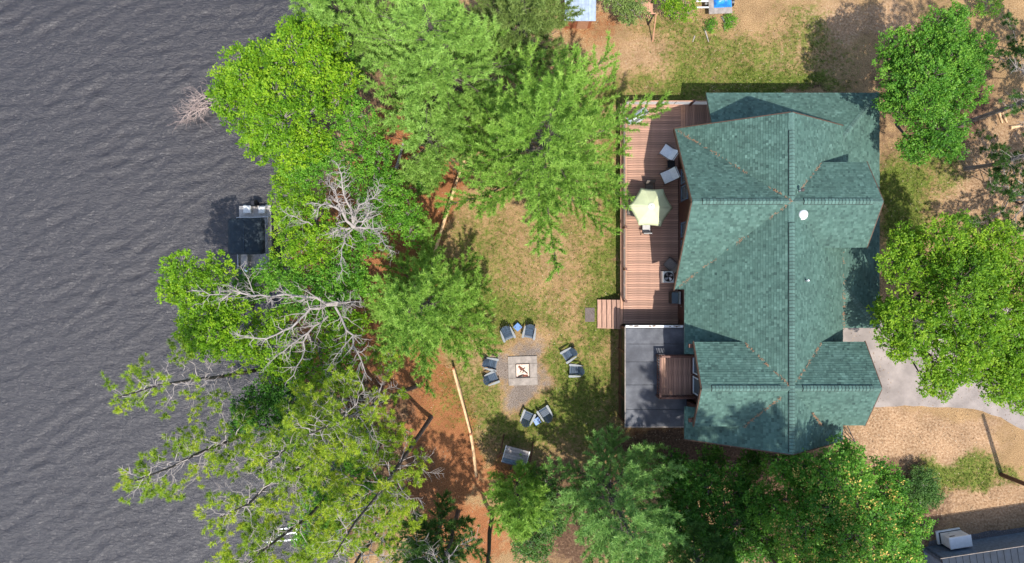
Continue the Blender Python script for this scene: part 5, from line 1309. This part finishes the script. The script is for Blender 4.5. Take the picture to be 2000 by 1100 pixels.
snag('dead_tree', (700, 590), [
    ([(655, 592, 8), (600, 580, 8.8), (530, 580, 9.4), (470, 572, 10), (430, 575, 10.4), (380, 568, 10.8)], .13),
    ([(655, 595, 8), (605, 603, 8.8), (570, 640, 9.4), (520, 662, 10), (468, 655, 10.6)], .14),
    ([(640, 618, 8), (602, 650, 8.8), (570, 672, 9.4), (530, 705, 10)], .11), ([(602, 650, 8.8), (590, 700, 9.4), (560, 745, 10)], .10),
    ([(655, 590, 8), (672, 592, 8.8), (702, 590, 9.4)], .10), ([(655, 600, 8), (690, 655, 8.8), (706, 705, 9.4), (712, 770, 10)], .12),
    ([(500, 580, 9.6), (485, 545, 10), (470, 520, 10.3)], .05), ([(690, 655, 8.8), (660, 690, 9.2), (640, 720, 9.6)], .06)],
    'sprawling bleached dead tree below the moored boat', 402, trunk=[(675, 592, 5), (655, 594, 8)], tw=(.4, 1.2), twigs=5)
snag('dead_bough', (430, 580), [([(460, 580, 5), (405, 577, 6), (360, 575, 6.6), (318, 563, 7)], .16)], 'thick broken pale bough pointing out over the lake', 403, tw=(.3, .7), twigs=1, cat='dead branch')
snag('dead_bough', (440, 190), [([(440, 188, 0), (400, 200, -.2), (370, 222, -.5), (342, 238, -.8)], .07), ([(425, 190, 0), (390, 196, -.2), (352, 222, -.6)], .06), ([(405, 205, -.2), (385, 225, -.5)], .06), ([(432, 196, 0), (400, 212, -.2), (365, 232, -.6)], .08), ([(420, 186, 0), (395, 187, -.1), (372, 200, -.4)], .06)], 'pinkish dead boughs trailing into the lake beneath the lime tree', 404, mat='drift', tw=(.5, 1.3), twigs=6, cat='dead branch')

# ------------------------------------------------------------------ ground cover
def tufts(name, n, label, area, field, mat, seed, hgt=(.05, .13), K=5):
    rng = np.random.default_rng(seed)
    x = rng.uniform(area[0], area[1], n); y = rng.uniform(area[2], area[3], n)
    px = np.clip((np.searchsorted(xs, x)), 0, len(xs) - 1); py = np.clip(np.searchsorted(ys, y), 0, len(ys) - 1)
    keep = field[py, px] * (.5 + fbm(x * 1.6, y * 1.6, seed)) > rng.uniform(.25, .95, n)
    inh = (x > 6.8) & (x < 21.6) & (y > -8.9) & (y < 11.3)
    pit = (np.abs(x - fpc.x) < 1.0) & (np.abs(y - fpc.y) < 1.0)
    keep &= ~inh & ~pit; x = x[keep]; y = y[keep]; m = len(x) * K
    pos = np.repeat(np.stack([x, y, ground_z(x, y)], 1), K, 0) + rng.normal(size=(m, 3)) * np.array([.035, .035, 0])
    d = unit(UPV * .8 + rng.normal(size=(m, 3)) * .6); d[:, 2] = np.abs(d[:, 2])
    o = blades_mesh(name, pos, d, rng.uniform(*hgt, m), rng.uniform(.022, .045, m), M[mat], None, np.clip(np.repeat(rng.random(len(x)), K) * .6 + rng.random(m) * .4, 0, 1), rng)
    return tag(o, label, 'grass', kind='stuff')
tufts('lawn_grass', 110000, 'patchy tufts of lawn grass around house and fire pit', (-6, 33, -18, 18), green, 'grass_blade', 501)

def litter(n, seed):
    rng = np.random.default_rng(seed)
    x = rng.uniform(-10, 33, n); y = rng.uniform(-18, 18, n)
    inh = (x > 6.8) & (x < 21.6) & (y > -8.9) & (y < 11.3); pit = (np.abs(x - fpc.x) < 1.0) & (np.abs(y - fpc.y) < 1.0)
    k = ~inh & ~pit & (fbm(x * .5, y * .5, seed) > rng.uniform(.3, .7, n)); x = x[k]; y = y[k]; n = len(x)
    a = rng.uniform(0, 2 * PI, n); d = np.stack([np.cos(a), np.sin(a), rng.normal(size=n) * .15], 1)
    big = rng.random(n) < .08
    return tag(leaves_mesh('ground_litter', np.stack([x, y, ground_z(x, y) + .03], 1), d, np.stack([-d[:, 1], d[:, 0], d[:, 2] * 0], 1), np.where(big, rng.uniform(.15, .5, n), rng.uniform(.04, .10, n)), np.where(big, .02, rng.uniform(.02, .06, n)), M['litter'], None, rng.random(n)), 'scattered dry leaves, cone bits and twigs on the ground', 'litter', kind='stuff')
M['litter'] = leaf_mat('ground_litter', [(0, (.06, .035, .02)), (.5, (.20, .12, .065)), (1, (.50, .40, .28))], .1, .9)
litter(26000, 601)
